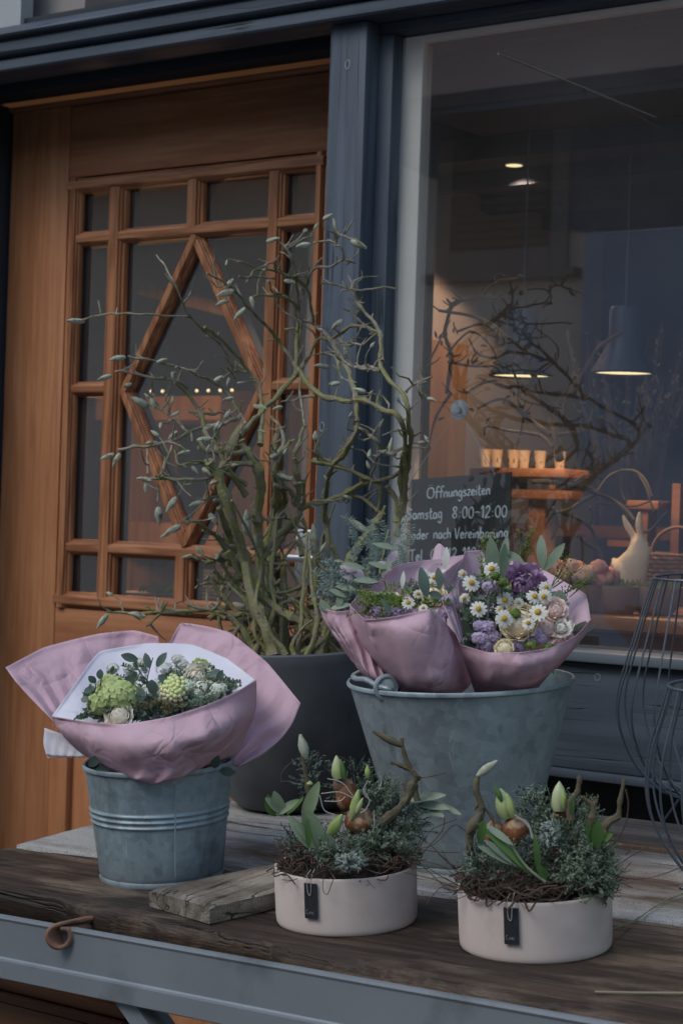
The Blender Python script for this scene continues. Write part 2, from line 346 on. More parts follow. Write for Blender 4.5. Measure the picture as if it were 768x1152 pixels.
# outer shell of the shop front (walls left and above)
M_upd = mat('dark brown upper window', (.022, .016, .014), (.045, .035, .032), scale=4, rough=.25, bump=.1, c3=(.07, .065, .06), c3s=5, c3lo=.55, c3hi=.8)
M_shell = mat('facade render', (.30, .28, .26), (.26, .245, .23), scale=3, rough=.9, bump=.3, bscale=60)
up = thing('upper_window', 'dark brown upstairs window above the blue grey lintel, pale frame at its left end', 'window', (-2.6, 3.05, 2.58))
a0 = onY(0, 0, 3.08)
MB().box((-3.02, 3.09, 2.52), (2.2, 3.12, 4.2)).build('pane', M_upd, up, world=True, smooth=False)
xa = onY(27, 10, 3.06).x
MB().box((-3.6, 3.05, 2.52), (xa, 3.088, 4.2)).build('frame', M_pale, up, world=True, smooth=False)
sh = thing('facade_wall', 'rendered house wall carrying the shop front, outside the picture edges', 'wall', (-5, 3.1, 0))
MB().box((-9, 3.1, 0), (-3.62, 3.42, 5.5)).box((-3.6, 3.13, 2.6), (2.2, 3.42, 5.5)).box((1.66, 3.1, 0), (6, 3.42, 2.45)).build('wall', M_shell, sh, world=True, smooth=False)
# lintel
li = thing('timber_lintel', 'moulded blue grey timber lintel running above the door and the shop window', 'lintel', (-1, 3.0, 2.455))
prof = [(3.06, 2.457), (2.974, 2.457), (2.970, 2.461), (2.970, 2.479), (2.976, 2.484), (2.992, 2.487), (2.962, 2.492), (2.957, 2.496), (2.957, 2.516), (2.962, 2.520), (2.968, 2.5215), (2.968, 2.525), (2.945, 2.527), (2.941, 2.531), (2.944, 2.538), (3.00, 2.566), (3.06, 2.573)]
MB().prism(prof, -3.9, 2.4, fn=lambda u, w, t: (t, u, w)).build('cornice', M_blue, li, world=True, smooth=False)
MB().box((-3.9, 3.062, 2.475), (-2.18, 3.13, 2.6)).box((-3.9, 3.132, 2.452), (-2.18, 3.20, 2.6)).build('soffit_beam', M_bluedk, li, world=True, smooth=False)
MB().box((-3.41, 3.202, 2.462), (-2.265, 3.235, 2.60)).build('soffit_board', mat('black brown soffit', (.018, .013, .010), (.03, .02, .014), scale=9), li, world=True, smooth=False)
# posts
po = thing('timber_post', 'blue grey painted timber post between the wooden door and the shop window', 'post', (-2.218, 3.1, 0))
MB().box((-2.262, 3.0, 0), (-2.1742, 3.24, 2.455), bev=.003).build('shaft', M_bluez, po, world=True)
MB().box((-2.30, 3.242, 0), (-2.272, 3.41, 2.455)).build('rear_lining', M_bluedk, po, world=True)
kn = MB(); 
for kx, ky in ((391, 72), (362, 480)):
    c = onY(kx, ky, 2.9995)
    kn.tube([c+V((math.cos(a)*.0055, 0, math.sin(a)*.009)) for a in [i*math.tau/16 for i in range(17)]], .0009, 5)
islands(kn, 'knot_ring', M_pale, po)
po2 = thing('timber_post', 'dark blue timber jamb at the far left of the wooden door', 'post', (-3.5, 3.1, 0))
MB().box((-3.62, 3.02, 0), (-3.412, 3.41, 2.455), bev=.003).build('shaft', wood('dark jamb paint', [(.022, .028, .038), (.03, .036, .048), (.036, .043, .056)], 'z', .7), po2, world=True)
po3 = thing('timber_post', 'blue grey timber post at the right end of the shop window, beyond the picture', 'post', (1.55, 3.1, 0))
MB().box((1.5, 3.0, 0), (1.6, 3.24, 2.455), bev=.003).build('shaft', M_bluez, po3, world=True)
# ---------------------------------------------------------------- door
dr = thing('wooden_door', 'orange brown pine door with small glazed panes around a diamond muntin', 'door', (-2.85, 3.25, .05))
MB().box((-3.405, 3.25, .06), (-3.2115, 3.30, 2.44), bev=.002).build('stile', M_doorz, dr, world=True)
MB().box((-2.452, 3.25, .06), (-2.302, 3.30, 2.44), bev=.002).build('stile', M_doorz, dr, world=True)
MB().box((-3.2108, 3.252, 2.269), (-2.4528, 3.30, 2.438), bev=.002).build('top_rail', M_doorx, dr, world=True)
MB().box((-3.41, 3.237, 2.4405), (-2.30, 3.30, 2.4515), bev=.003).build('head_trim', M_doorx, dr, world=True)
MB().box((-3.2108, 3.252, 1.10), (-2.4528, 3.30, 1.2520), bev=.002).build('middle_rail', M_doorx, dr, world=True)
MB().box((-3.2108, 3.252, .06), (-2.4528, 3.30, .30), bev=.002).build('bottom_rail', M_doorx, dr, world=True)
MB().box((-3.15, 3.265, .31), (-2.50, 3.30, 1.09), bev=.002).box((-3.2108, 3.246, .3005), (-3.15, 3.30, 1.0995), bev=.008).box((-2.50, 3.246, .3005), (-2.4528, 3.30, 1.0995), bev=.008).build('lower_panel', M_doorz, dr, world=True)
INNER = []
def muntin(mb, a, b, w, off=0.0, e0=0, e1=0, side=0):
    a = V((a[0], 0, a[1])); b = V((b[0], 0, b[1])); t = (b-a).normalized(); n = V((t.z, 0, -t.x)); a = a - t*e0; b = b + t*e1
    h = w/2; pf = [(-h, 3.2715), (-h, 3.266), (-h+.0025, 3.260), (-h*.70, 3.259), (-h*.66, 3.254), (-h*.52, 3.2525), (-h*.48, 3.248), (-h*.30, 3.247), (h*.30, 3.247), (h*.48, 3.248), (h*.52, 3.2525), (h*.66, 3.254), (h*.70, 3.259), (h-.0025, 3.260), (h, 3.266), (h, 3.2715)]
    m2 = MB(); m2.prism(pf, 0, 1, fn=lambda u, y, t_: (a+(b-a)*t_+n*u)+V((0, y+off, 0)))
    INNER.append((a.copy(), b.copy(), n.copy(), h, off))
    return m2
Z = dict(t=2.228, a=2.141, b=2.105, m=1.769, c=1.416, d=1.378, e=1.292)
for x, w in ((-3.0595, .059), (-2.590, .050)):
    muntin(MB(), (x, Z['e']-.03), (x, Z['t']+.03), w).build('muntin', M_munz, dr, world=True, smooth=False)
for z0, z1 in ((Z['a']-.012, Z['t']+.03), (Z['e']-.03, Z['d']+.012)):
    muntin(MB(), (-2.8245, z0), (-2.8245, z1), .053, .0008).build('muntin', M_munz, dr, world=True, smooth=False)
for z, w, segs in ((2.123, .036, ((-3.19, -3.06), (-3.06, -2.59), (-2.59, -2.46))), (1.397, .038, ((-3.19, -3.06), (-3.06, -2.59), (-2.59, -2.46))), (1.769, .036, ((-3.19, -3.06), (-2.59, -2.46)))):
    for x0, x1 in segs: muntin(MB(), (x0, z), (x1, z), w, .0016).build('muntin', M_munx, dr, world=True, smooth=False)
# moulded border
for a, b, w, o_ in (((-3.191, 1.2535), (-3.191, 2.2675), .0385, -.004), ((-2.466, 1.2535), (-2.466, 2.2675), .027, -.004)):
    muntin(MB(), a, b, w, o_).build('glazing_border', M_munz, dr, world=True, smooth=False)
for z in (2.2483, 1.2725):
    muntin(MB(), (-3.21, z), (-2.453, z), .0385, -.0052).build('glazing_border', M_munx, dr, world=True, smooth=False)
top, bot, lf, rt = (-2.818, 2.104), (-2.818, 1.417), (-3.018, 1.7605), (-2.612, 1.7605)
for i, (a, b) in enumerate(((top, lf), (lf, bot), (bot, rt), (rt, top))):
    muntin(MB(), a, b, .034, .0024+.0008*i, .006, .006).build('diamond_muntin', M_munz, dr, world=True, smooth=False)
cols = [(-3.174, -3.088), (-3.031, -2.850), (-2.799, -2.614), (-2.566, -2.477)]
cells = [(c[0], c[1], Z['a'], Z['t']) for c in cols]+[(c[0], c[1], Z['e'], Z['d']) for c in cols]
cells += [(cols[0][0], cols[0][1], 1.786, Z['b']), (cols[0][0], cols[0][1], Z['c'], 1.752), (cols[3][0], cols[3][1], 1.786, Z['b']), (cols[3][0], cols[3][1], Z['c'], 1.752), (-3.031, -2.614, Z['c'], Z['b'])]
for i, (x0, x1, z0, z1) in enumerate(cells):
    y = 3.274; tl = rnd(-.0006, .0006)
    MB().add([(x0-.002, y, z0-.002), (x1+.002, y+tl, z0-.002), (x1+.002, y, z1+.002), (x0-.002, y-tl, z1+.002)], [(0, 1, 2, 3)]).build('pane', M_dglass, dr, world=True, smooth=False)
M_chrome = mat('brushed metal handle', (.55, .56, .57), (.5, .5, .5), scale=50, rough=.3, metal=.9, bump=.05)
hb = MB(); c0 = onY(322, 627, 3.19); c1 = onY(352, 630, 3.19)
hb.tube([c0, c0+V((.05, 0, -.0)), c0+V((.13, 0, 0))], .0095, 14); hb.tube([c0+V((.004, 0, 0)), c0+V((.004, .055, 0))], .009, 12); hb.box(c0+V((-.018, .052, -.06)), c0+V((.026, .0625, .06)), bev=.004)
hb.build('handle', M_chrome, dr, world=True)
M_inm = mat('inner muntin painted shade', (.030, .036, .046), (.024, .029, .037), scale=8, rough=.6)  # shade behind the panes painted into the inner bars
for a, b, n, h, off in INNER:
    MB().prism([(-h*.92, 3.2765), (-h*.92, 3.302), (h*.92, 3.302), (h*.92, 3.2765)], 0, 1, fn=lambda u, y, t_: (a+(b-a)*t_+n*u)+V((0, y+off, 0))).build('inner_muntin', M_inm, dr, world=True, smooth=False)
# ---------------------------------------------------------------- shop window
wn = thing('shop_window', 'large shop window with blue grey frame, cream inner lining and reflections', 'window', (-.5, 3.06, 1.268))
MB().box((-2.1738, 3.04, 1.27), (-2.138, 3.075, 2.4345), bev=.003).box((1.46, 3.04, 1.27), (1.498, 3.075, 2.4345), bev=.003).build('frame', M_bluez, wn, world=True)
MB().box((-2.1738, 3.038, 2.4350), (1.498, 3.075, 2.4565), bev=.003).build('head_frame', M_blue, wn, world=True)
MB().box((-2.157, 3.0785, 1.262), (-2.094, 3.096, 2.434), bev=.002).box((-2.0938, 3.0785, 2.421), (1.46, 3.096, 2.4345), bev=.002).box((-2.18, 3.0965, 1.262), (-2.125, 3.157, 2.434)).build('lining', M_white, wn, world=True, smooth=False)
MB().add([(-2.139, 3.063, 1.268), (1.461, 3.063, 1.268), (1.461, 3.063, 2.436), (-2.139, 3.063, 2.436)], [(0, 1, 2, 3)]).build('pane', M_glass, wn, world=True, smooth=False)
MB().box((-2.173, 2.978, 1.2485), (1.498, 3.076, 1.268), bev=.004).build('sill', wood('sill paint', [(.085, .105, .125), (.105, .127, .150), (.125, .148, .17)], 'x', .7, rough=.45), wn, world=True)
MB().box((-2.173, 3.079, 1.24), (1.46, 3.30, 1.262)).build('inner_ledge', wood('ledge', [(.04, .02, .012), (.07, .035, .02), (.09, .045, .025)], 'x'), wn, world=True)
bd = thing('timber_board', 'wide blue grey timber board below the shop window sill', 'board', (-.5, 3.0, 1.045))
MB().box((-2.173, 3.0, 1.056), (1.498, 3.07, 1.2475), bev=.003).build('board', M_blue, bd, world=True)
MB().box((-2.173, 2.986, 1.040), (1.498, 3.07, 1.0552), bev=.003).build('bottom_strip', M_blue, bd, world=True)
kn = MB(); c = onY(672, 762, 2.9995); kn.tube([c+V((math.cos(a)*.0055, 0, math.sin(a)*.006)) for a in [i*math.tau/16 for i in range(17)]], .0007, 5); kn.build('knot_ring', M_pale, bd, world=True)
ba = thing('base_wall', 'dark recessed wall under the blue board, behind the table', 'wall', (-.5, 3.2, 0))
MB().box((-2.173, 3.12, 0), (1.498, 3.18, 1.035)).build('wall', mat('dark base render', (.03, .032, .036), (.022, .023, .026), scale=6, rough=.9, bump=.3), ba, world=True)
# ---------------------------------------------------------------- house across the street (seen as a reflection)
oh = thing('opposite_house', 'beige rendered house across the street, mirrored in the shop window', 'house', (-5, -4.5, 0))
def vir(x, y): 
    p = onY(x, y, 10.626); return p.x, p.z
MB().box((-16, -4.9, 0), (5, -4.5, 4.35)).build('wall', M_render, oh, world=True, smooth=False)
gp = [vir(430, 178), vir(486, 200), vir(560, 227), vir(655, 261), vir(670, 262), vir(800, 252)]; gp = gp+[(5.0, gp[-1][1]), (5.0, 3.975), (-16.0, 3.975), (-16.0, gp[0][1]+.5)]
MB().prism(gp, -4.497, -4.47, fn=lambda u, w, t: (u, t, w)).build('reflection_shade_panel', mat('blue black reflection shade', (.10, .115, .17), (.075, .088, .13), scale=20, rough=.8), oh, world=True, smooth=False)  # invented panel, its dark colour stands in for the shaded upper reflection
ow = thing('opposite_house', 'added blue grey block tinting the reflection at the right of the shop window', 'house', (-2, -4.3, 0))
xw = vir(662, 400)[0]; MB().box((xw, -4.4, 0), (5.2, -4.503+.04, vir(700, 262)[1]+.0)).build('wall', mat('blue grey reflection tint', (.42, .46, .60), (.37, .41, .54), scale=3, rough=.9), ow, world=True, smooth=False)  # added block, bluish shade of the mirrored wall put into its colour
(x0, z0), (x1, z1) = vir(512, 285), vir(628, 140)
sw = MB(); sw.box((x0, -4.5, z0), (x1, -4.455, z1)); 
k = int((z1-z0)/.055)
for i in range(k): sw.box((x0+.03, -4.455, z0+.02+i*.055), (x1-.03, -4.43, z0+.055+i*.055), M=None)
w_ = sw.build('shutter', M_shut, oh, world=True, smooth=False)
MB().box((x0-.12, -4.469, z0-.14), (x0-.003, -4.44, z1+.12)).box((x1+.003, -4.469, z0-.14), (x1+.12, -4.44, z1+.12)).box((x0, -4.499, z0-.14), (x1, -4.44, z0-.003)).box((x0, -4.469, z1+.003), (x1, -4.44, z1+.12)).box((x0-.2, -4.499, z0-.2), (x1+.2, -4.40, z0-.143)).build('window_surround', mat('brown window surround', (.22, .19, .18), (.18, .155, .15), rough=.9), oh, world=True, smooth=False)
MB().add([(-17, -3.7, 4.1), (6, -3.7, 4.1), (6, -8, 6.6), (-17, -8, 6.6), (-17, -3.72, 4.02), (6, -3.72, 4.02), (6, -8, 6.5), (-17, -8, 6.5)], [(0, 1, 2, 3), (7, 6, 5, 4), (0, 4, 5, 1), (0, 3, 7, 4), (1, 5, 6, 2)]).build('roof', M_roof, oh, world=True, smooth=False)
MB().box((-16.5, -4.495, 3.98), (5.5, -3.74, 4.015)).build('eave', M_eave, oh, world=True, smooth=False)
# ---------------------------------------------------------------- inside the shop
M_shade = mat('blue grey lamp shade', (.030, .042, .075), (.026, .036, .064), scale=4, rough=.5, bump=0)
M_lit = emit('lit lamp diffuser', (1, .80, .42), 1.5)
def pendant(px, py, D, label):
    c = at(px, py, D); s = D/F
    t = thing('pendant_lamp', label, 'lamp', c, group='pendant lamps inside the shop')
    pr = [(.0, 76*s), (16*s, 76*s), (18*s, 72*s), (18*s, 42*s), (21*s, 30*s), (30*s, 14*s), (37*s, 2*s), (36*s, 0), (35*s, 2*s), (28*s, 14*s), (16*s, 34*s), (0, 60*s)]
    MB().lathe(pr, 40).build('lamp_shade', M_shade, t)
    MB().lathe([(0, 2.5*s), (34.5*s, 2.5*s)], 40).build('diffuser', M_lit, t)
    MB().tube([(0, 0, 76*s), (0, 0, 2.30-c.z)], .002, 6).build('cord', M_plant, t)
    ld = bpy.data.lights.new('lamp_light', 'SPOT'); ld.energy = 7; ld.color = (1, .60, .32); ld.spot_size = math.radians(135); ld.spot_blend = .6; ld.shadow_soft_size = .05
    lo = bpy.data.objects.new('lamp_light', ld); COL.objects.link(lo); lo.location = c+V((0, 0, -.01))
pendant(586, 424, 3.92, 'blue grey pendant lamp behind the shop glass, left one of the two lit lamps')
pendant(701, 421, 3.92, 'blue grey pendant lamp behind the shop glass, right one of the two lit lamps')
sp = thing('ceiling_spotlight', 'tiny lit warm spotlight in the dark shop ceiling', 'lamp', at(578, 185, 4.33))
MB().lathe([(0, 0), (.020, 0), (.024, .01), (.024, .03)], 20).build('housing', M_plant, sp)
MB().lathe([(0, -.002), (.019, -.002)], 20).build('diffuser', M_lit, sp)
ld = bpy.data.lights.new('spot_light', 'SPOT'); ld.energy = 18; ld.color = (1, .68, .47); ld.spot_size = math.radians(120); ld.shadow_soft_size = .03
lo = bpy.data.objects.new('spot_light', ld); COL.objects.link(lo); lo.location = at(578, 188, 4.33)
M_orange = wood('orange wood and wall glow', [(.36, .17, .07), (.45, .23, .10), (.52, .28, .12)], 'z', .7)
M_owood = wood('display wood', [(.13, .055, .028), (.20, .09, .045), (.28, .13, .065)], 'x', .8)
pb = thing('wall_glow_panel', 'added orange lamp-glow screen against the shop side wall, above the chalkboard', 'backing', (-2.556, 3.8, .031))
ya, yb = onX(474, 420, -2.56).y, onX(520, 420, -2.56).y
MB().box((-2.568, ya, .031), (-2.545, yb, onX(505, 385, -2.55).z)).build('panel', M_orange, pb, world=True, smooth=False)  # lamp light on the side wall, put into the panel's orange colour
# glass stand
gs = thing('wooden_stand', 'rustic wooden display stand with a tray of small glasses behind the glass', 'stand', at(612, 690, 4.15))
cA = at(588, 527, 4.12); s = 4.12/F
MB().box(cA+V((-62*s, -.03, -10*s)), cA+V((62*s, .08, 0)), bev=.004).build('tray', M_owood, gs, world=True)
MB().box(cA+V((-25*s, -.02, -34*s)), cA+V((55*s, .08, -24*s)), bev=.003).box(cA+V((-20*s, -.02, -23*s)), cA+V((-12*s, .06, -11*s))).box(cA+V((40*s, -.02, -23*s)), cA+V((48*s, .06, -11*s))).build('shelf', M_owood, gs, world=True)
MB().box(cA+V((8*s, .0, -170*s)), cA+V((30*s, .05, -35*s)), bev=.003).build('post', M_owood, gs, world=True)
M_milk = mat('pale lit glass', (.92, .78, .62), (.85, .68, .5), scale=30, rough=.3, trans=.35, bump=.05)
for i, (gx, tl) in enumerate(((545, 'leftmost'), (558, 'second from the left'), (577, 'third from the left'), (589, 'fourth from the left'), (607, 'fifth from the left'), (629, 'rightmost'))):
    c = at(gx, 526, 4.12); c.z = cA.z+.001
    t = thing('drinking_glass', 'small warm lit glass on the wooden stand, %s of six' % tl, 'glass', c, group='small glasses on the stand')
    MB().lathe([(0, 0), (.0095, 0), (.0135, .038), (.0125, .038), (.0088, .004), (0, .004)], 20).build('cup', M_milk, t)
    pm = MB()
    for k in range(7): pm.tube([(rnd(-.008, .008), rnd(-.008, .008), .004), (rnd(-.008, .008), -.009, rnd(.012, .022))], .0014, 4)
    pm.build('filling', M_ibranch, t)
# branches
def frame_pts(fr, pts): ox, oy, sc = fr; return [(ox+x/sc, oy+y/sc) for x, y in pts]
def branch_set(mb, fr, lines, D, dfn=None, mul=1.0, k=5, seg=6, jit=.12):
    for pts, r0, r1 in lines:
        pp = frame_pts(fr, pts); w = [at(x, y, D + (dfn(x, y) if dfn else 0)) for x, y in pp]
        c = cr(w, k); n = len(c); mb.tube(c, [(r0+(r1-r0)*i/(n-1))*D/F*mul*(1+.22*noise.noise(c[i]*90)) for i in range(n)], seg, jit=jit)
ib = thing('indoor_branches', 'gnarled brown branches arranged inside the shop window above the glasses', 'branches', at(610, 560, 3.85))
FI = (470, 300, 2.954)
wob = lambda x, y: .07*math.sin(x*.05+y*.02)
mb = MB()
LN = [([(470, 640), (460, 560), (430, 480), (370, 330), (300, 240), (200, 170), (70, 145)], 5, 1.6), ([(100, 150), (130, 115), (200, 100), (260, 50), (335, 38)], 2.5, 1.6), ([(95, 420), (110, 300), (90, 220), (110, 130)], 2.5, 2), ([(450, 480), (400, 400), (290, 400), (230, 380), (160, 420)], 3, 1.3),
 ([(460, 520), (470, 450), (540, 370), (600, 270), (680, 215)], 4, 2), ([(120, 320), (180, 330), (260, 330), (340, 330)], 1.8, 1.2), ([(400, 290), (380, 280), (290, 240), (220, 190), (130, 215)], 2.5, 1.3), ([(460, 560), (520, 550), (550, 550)], 3, 1.2), ([(440, 560), (360, 500), (280, 440), (200, 470)], 3, 1.2),
 ([(450, 600), (400, 560), (300, 545), (230, 530), (220, 560)], 2.5, 1), ([(110, 420), (60, 500), (30, 620)], 1.8, 1), ([(30, 330), (70, 250), (95, 190)], 1.2, 1), ([(300, 250), (270, 300), (200, 290), (170, 240)], 1.6, 1), ([(350, 270), (310, 310), (330, 380), (360, 430)], 1.8, 1), ([(250, 300), (300, 320), (345, 325)], 1.5, 1), ([(480, 480), (420, 430), (380, 400), (340, 420)], 2, 1), ([(340, 560), (350, 490), (330, 440)], 1.6, 1),
 ([(95, 300), (130, 250), (180, 215), (240, 260), (270, 330)], 1.5, 1), ([(90, 150), (150, 110), (210, 95), (250, 105)], 1.5, 1), ([(540, 370), (490, 440), (480, 500)], 2, 2)]
branch_set(mb, FI, LN, 3.78, wob)
for i in range(46):
    ln = random.choice(LN)[0]; p = random.choice(ln); q = (p[0]+rnd(-45, 45), p[1]-rnd(5, 45))
    branch_set(mb, FI, [([p, ((p[0]+q[0])/2+rnd(-10, 10), (p[1]+q[1])/2), q], 1.1, .7)], 3.78, wob, seg=4)
mb.build('stems', M_ibranch, ib, world=True)
bb = MB()
for i in range(60):
    ln = random.choice(LN)[0]; p = random.choice(ln[1:]); p = frame_pts(FI, [(p[0]+rnd(-14, 14), p[1]+rnd(-14, 14))])[0]
    d = V((rnd(-1, 1), rnd(-.3, .3), rnd(.1, 1))); bb.leaf(at(p[0], p[1], 3.77+wob(*p)), d, V((0, -1, .2)), .016, .006, fold=.5)
bb.build('buds', M_ibranch, ib, world=True)
ib2 = thing('indoor_branches', 'dark bare branch reaching over the rabbit figurine inside the window', 'branches', at(640, 690, 3.9))
FR = (600, 520, 4.57); mb = MB()
LN2 = [([(0, 100), (100, 105), (200, 120), (300, 150), (400, 190), (480, 250), (520, 300)], 3.2, 2), ([(80, 265), (180, 245), (250, 200), (320, 160), (380, 80), (450, 45), (530, 50), (580, 100), (610, 180)], 2.2, 1.3), ([(150, 265), (230, 290), (300, 350), (330, 450)], 2.2, 2), ([(220, 370), (270, 420), (340, 460), (350, 560)], 1.8, 2.2), ([(520, 330), (580, 360), (640, 310), (680, 260)], 2, 1.2),
 ([(290, 230), (300, 280), (290, 330)], 1.2, 1), ([(320, 210), (420, 220), (520, 225), (600, 200)], 1.6, 1), ([(430, 80), (450, 150), (470, 200)], 1.2, 1), ([(210, 100), (260, 70), (300, 65)], 1.2, .9), ([(200, 130), (260, 120), (330, 150)], 1.2, 1), ([(540, 60), (580, 130), (600, 200), (620, 260)], 1.6, 1), ([(100, 230), (120, 320), (90, 400)], 2.5, 2)]
branch_set(mb, FR, LN2, 3.85, wob); mb.build('stems', mat('blackish branch', (.020, .016, .012), (.028, .024, .012), scale=30, rough=.9), ib2, world=True)
# display bench, ledge items
dbn = thing('display_bench', 'reddish brown wooden bench inside the window carrying bowls and the rabbit', 'bench', (-1.5, 3.4, 1.27))
c = at(700, 690, 3.62)
MB().box((-2.0, c.y-.13, c.z-.026), (.8, c.y+.42, c.z), bev=.004).build('top', M_owood, dbn, world=True)
MB().box((-2.0, c.y-.10, c.z-.16), (.8, c.y-.07, c.z-.034)).build('apron', wood('dark apron', [(.04, .02, .012), (.07, .035, .02), (.1, .05, .025)], 'x'), dbn, world=True)
for xx in (-1.95, .7): MB().box((xx, c.y-.06, .03), (xx+.06, c.y, c.z-.03)).build('leg', M_owood, dbn, world=True)
bz = c.z
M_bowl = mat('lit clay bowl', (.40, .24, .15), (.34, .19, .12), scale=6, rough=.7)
M_igreen = mat('indoor greens', (.10, .12, .03), (.16, .13, .04), scale=30, rough=.8)
def bowl(px, R, label, flowers=None):
    b0 = at(px, 690, 3.6); b0.z = bz+.001
    t = thing('planted_bowl', label, 'bowl', b0, group='bowls on the bench inside the window')
    MB().lathe([(0, 0), (R*.55, 0), (R*.85, .02), (R, .052), (R*.93, .052), (R*.8, .03), (0, .03)], 32).build('bowl', M_bowl, t)
    gm = MB()
    for i in range(110):
        a = rnd(0, 6.28); r = R*.85*math.sqrt(random.random()); gm.leaf((r*math.cos(a), r*math.sin(a), .04), (rnd(-.5, .5), rnd(-.5, .5), 1), (0, -1, 0), rnd(.010, .028), .006)
    gm.build('greenery', M_igreen, t)
    if flowers:
        for i in range(9):
            a = rnd(0, 6.28); r = R*.8*math.sqrt(random.random()); f = MB(); f.ball((r*math.cos(a), r*math.sin(a), rnd(.06, .085)), rnd(.014, .022), 14, 9, nz=.005, nf=90); f.build('flower', flowers[i % len(flowers)], t)
M_peach = mat('peach petals', (.75, .36, .22), (.65, .22, .18), scale=30, rough=.7)
M_peach2 = mat('pale peach petals', (.8, .48, .3), (.7, .4, .25), scale=30, rough=.7)
bowl(694, .052, 'terracotta coloured bowl of sprouting bulbs in front of the rabbit, inside the window')
bowl(737, .055, 'terracotta coloured bowl of bulbs right of the rabbit, partly behind the wire lantern')
bowl(655, .048, 'bowl of peach and pink flowers inside the window, left of the rabbit', [M_peach, M_peach2])
bowl(628, .040, 'bowl of peach flowers inside the window, leftmost on the bench beside the stand', [M_peach2, M_peach])
bowl(672, .036, 'small bowl of pink and green sprouts between the peach flowers and the rabbit', [M_peach])
# rabbit figurine: one continuous skinned body
def skin(name, verts, edges, radii, mt, parent, sub=2):
    me = bpy.data.meshes.new(name); me.from_pydata([tuple(v) for v in verts], edges, []); me.materials.append(mt)
    o = bpy.data.objects.new(name, me); COL.objects.link(o); o.parent = parent; W[o.name] = wm(parent)
    md = o.modifiers.new('skin', 'SKIN'); md.use_smooth_shade = True
    if not me.skin_vertices: bpy.context.view_layer.objects.active = o
    for i, r in enumerate(radii): me.skin_vertices[0].data[i].radius = (r[0], r[1]) if hasattr(r, '__len__') else (r, r)
    me.skin_vertices[0].data[0].use_root = True
    sb = o.modifiers.new('sub', 'SUBSURF'); sb.levels = sub; sb.render_levels = sub; return o
rc = at(706, 672, 3.76); rc.z = bz+.001; s = 3.76/F*1.04
MB().box(rc+V((-.07, -.03, 0)), rc+V((.07, .05, .018)), bev=.003).build('riser', M_owood, dbn, world=True)
rc.z += .0185
rm_ = Matrix((rv, -dv*-1, zv)).transposed()
rb = thing('rabbit_figurine', 'cream rabbit figurine sitting upright behind the bowls inside the window', 'figurine', rc, rm_)
M_rab = mat('cream felt', (.66, .52, .36), (.58, .45, .30), scale=25, rough=.9, bump=.5, bscale=140)
q = lambda x, y, z=0: (x*s, z*s, y*s)
vs = [q(-6, 26), q(-14, 22), q(2, 34), q(10, 50), q(14, 58), q(22, 56), q(11, 70, -2), q(9, 84, -3), q(9, 96, -4), q(6, 68, 5), q(-2, 80, 8), q(-7, 92, 9), q(10, 14, -7), q(12, 2, -8), q(10, 14, 7), q(12, 2, 8), q(-4, 6, -12), q(10, 2, -13), q(-4, 6, 12), q(10, 2, 13)]
es = [(0, 1), (0, 2), (2, 3), (3, 4), (4, 5), (4, 6), (6, 7), (7, 8), (4, 9), (9, 10), (10, 11), (2, 12), (12, 13), (2, 14), (14, 15), (0, 16), (16, 17), (0, 18), (18, 19)]
rd = [24, 19, 17, 12, 11, 6, 3.6, 4.6, 1.2, 3.4, 4.2, 1.2, 6, 4, 6, 4, 9, 4, 9, 4]
skin('body', vs, es, [x_*s for x_ in rd], M_rab, rb)
MB().ball(q(-32, 20), 7*s, 12, 8, nz=.002, nf=200).build('tail', M_rab, rb)
em = MB(); em.ball(wm(rb) @ V(q(20, 61, -8)), 1.5*s, 8, 6); em.ball(wm(rb) @ V(q(20, 61, 8)), 1.5*s, 8, 6); islands(em, 'eye', M_barkd, rb)
# wicker basket
wb0 = at(762, 655, 3.95); wb0.z = bz+.001
wb = thing('wicker_basket', 'brown wicker basket with round handle at the right edge inside the window', 'basket', wb0)
M_wick = mat('wicker', (.20, .12, .065), (.13, .075, .04), scale=60, rough=.8, bump=.4)
wk = MB()
for r in range(13):
    z = .006+r*.0085; R = .058+r*.0012
    wk.tube([((R+.0028*(1 if (i+r) % 2 else -1))*V((math.cos(i*math.tau/28), math.sin(i*math.tau/28), 0))+V((0, 0, z))) for i in range(29)], .0036, 5)
wk.build('weave', M_wick, wb)
hm = MB(); hm.tube([(.062*math.cos(a), 0, .105+.06*math.sin(a)) for a in lerpl(0, math.pi, 18)], .004, 6); hm.build('handle', M_wick, wb)
# little wooden rack behind
rk = thing('wooden_rack', 'small reddish wooden rack behind the rabbit, under the branch', 'rack', at(735, 640, 4.02))
c = at(722, 568, 4.05); s = 4.05/F
MB().box(c+V((-20*s, 0, -5*s)), c+V((20*s, .06, 5*s)), bev=.003).box(c+V((-4*s, .01, -110*s)), c+V((5*s, .05, -6*s))).box(c+V((34*s, .01, -110*s)), c+V((44*s, .05, 25*s))).box(c+V((-45*s, .01, -48*s)), c+V((-5*s, .03, -41*s))).build('frame', M_owood, rk, world=True)
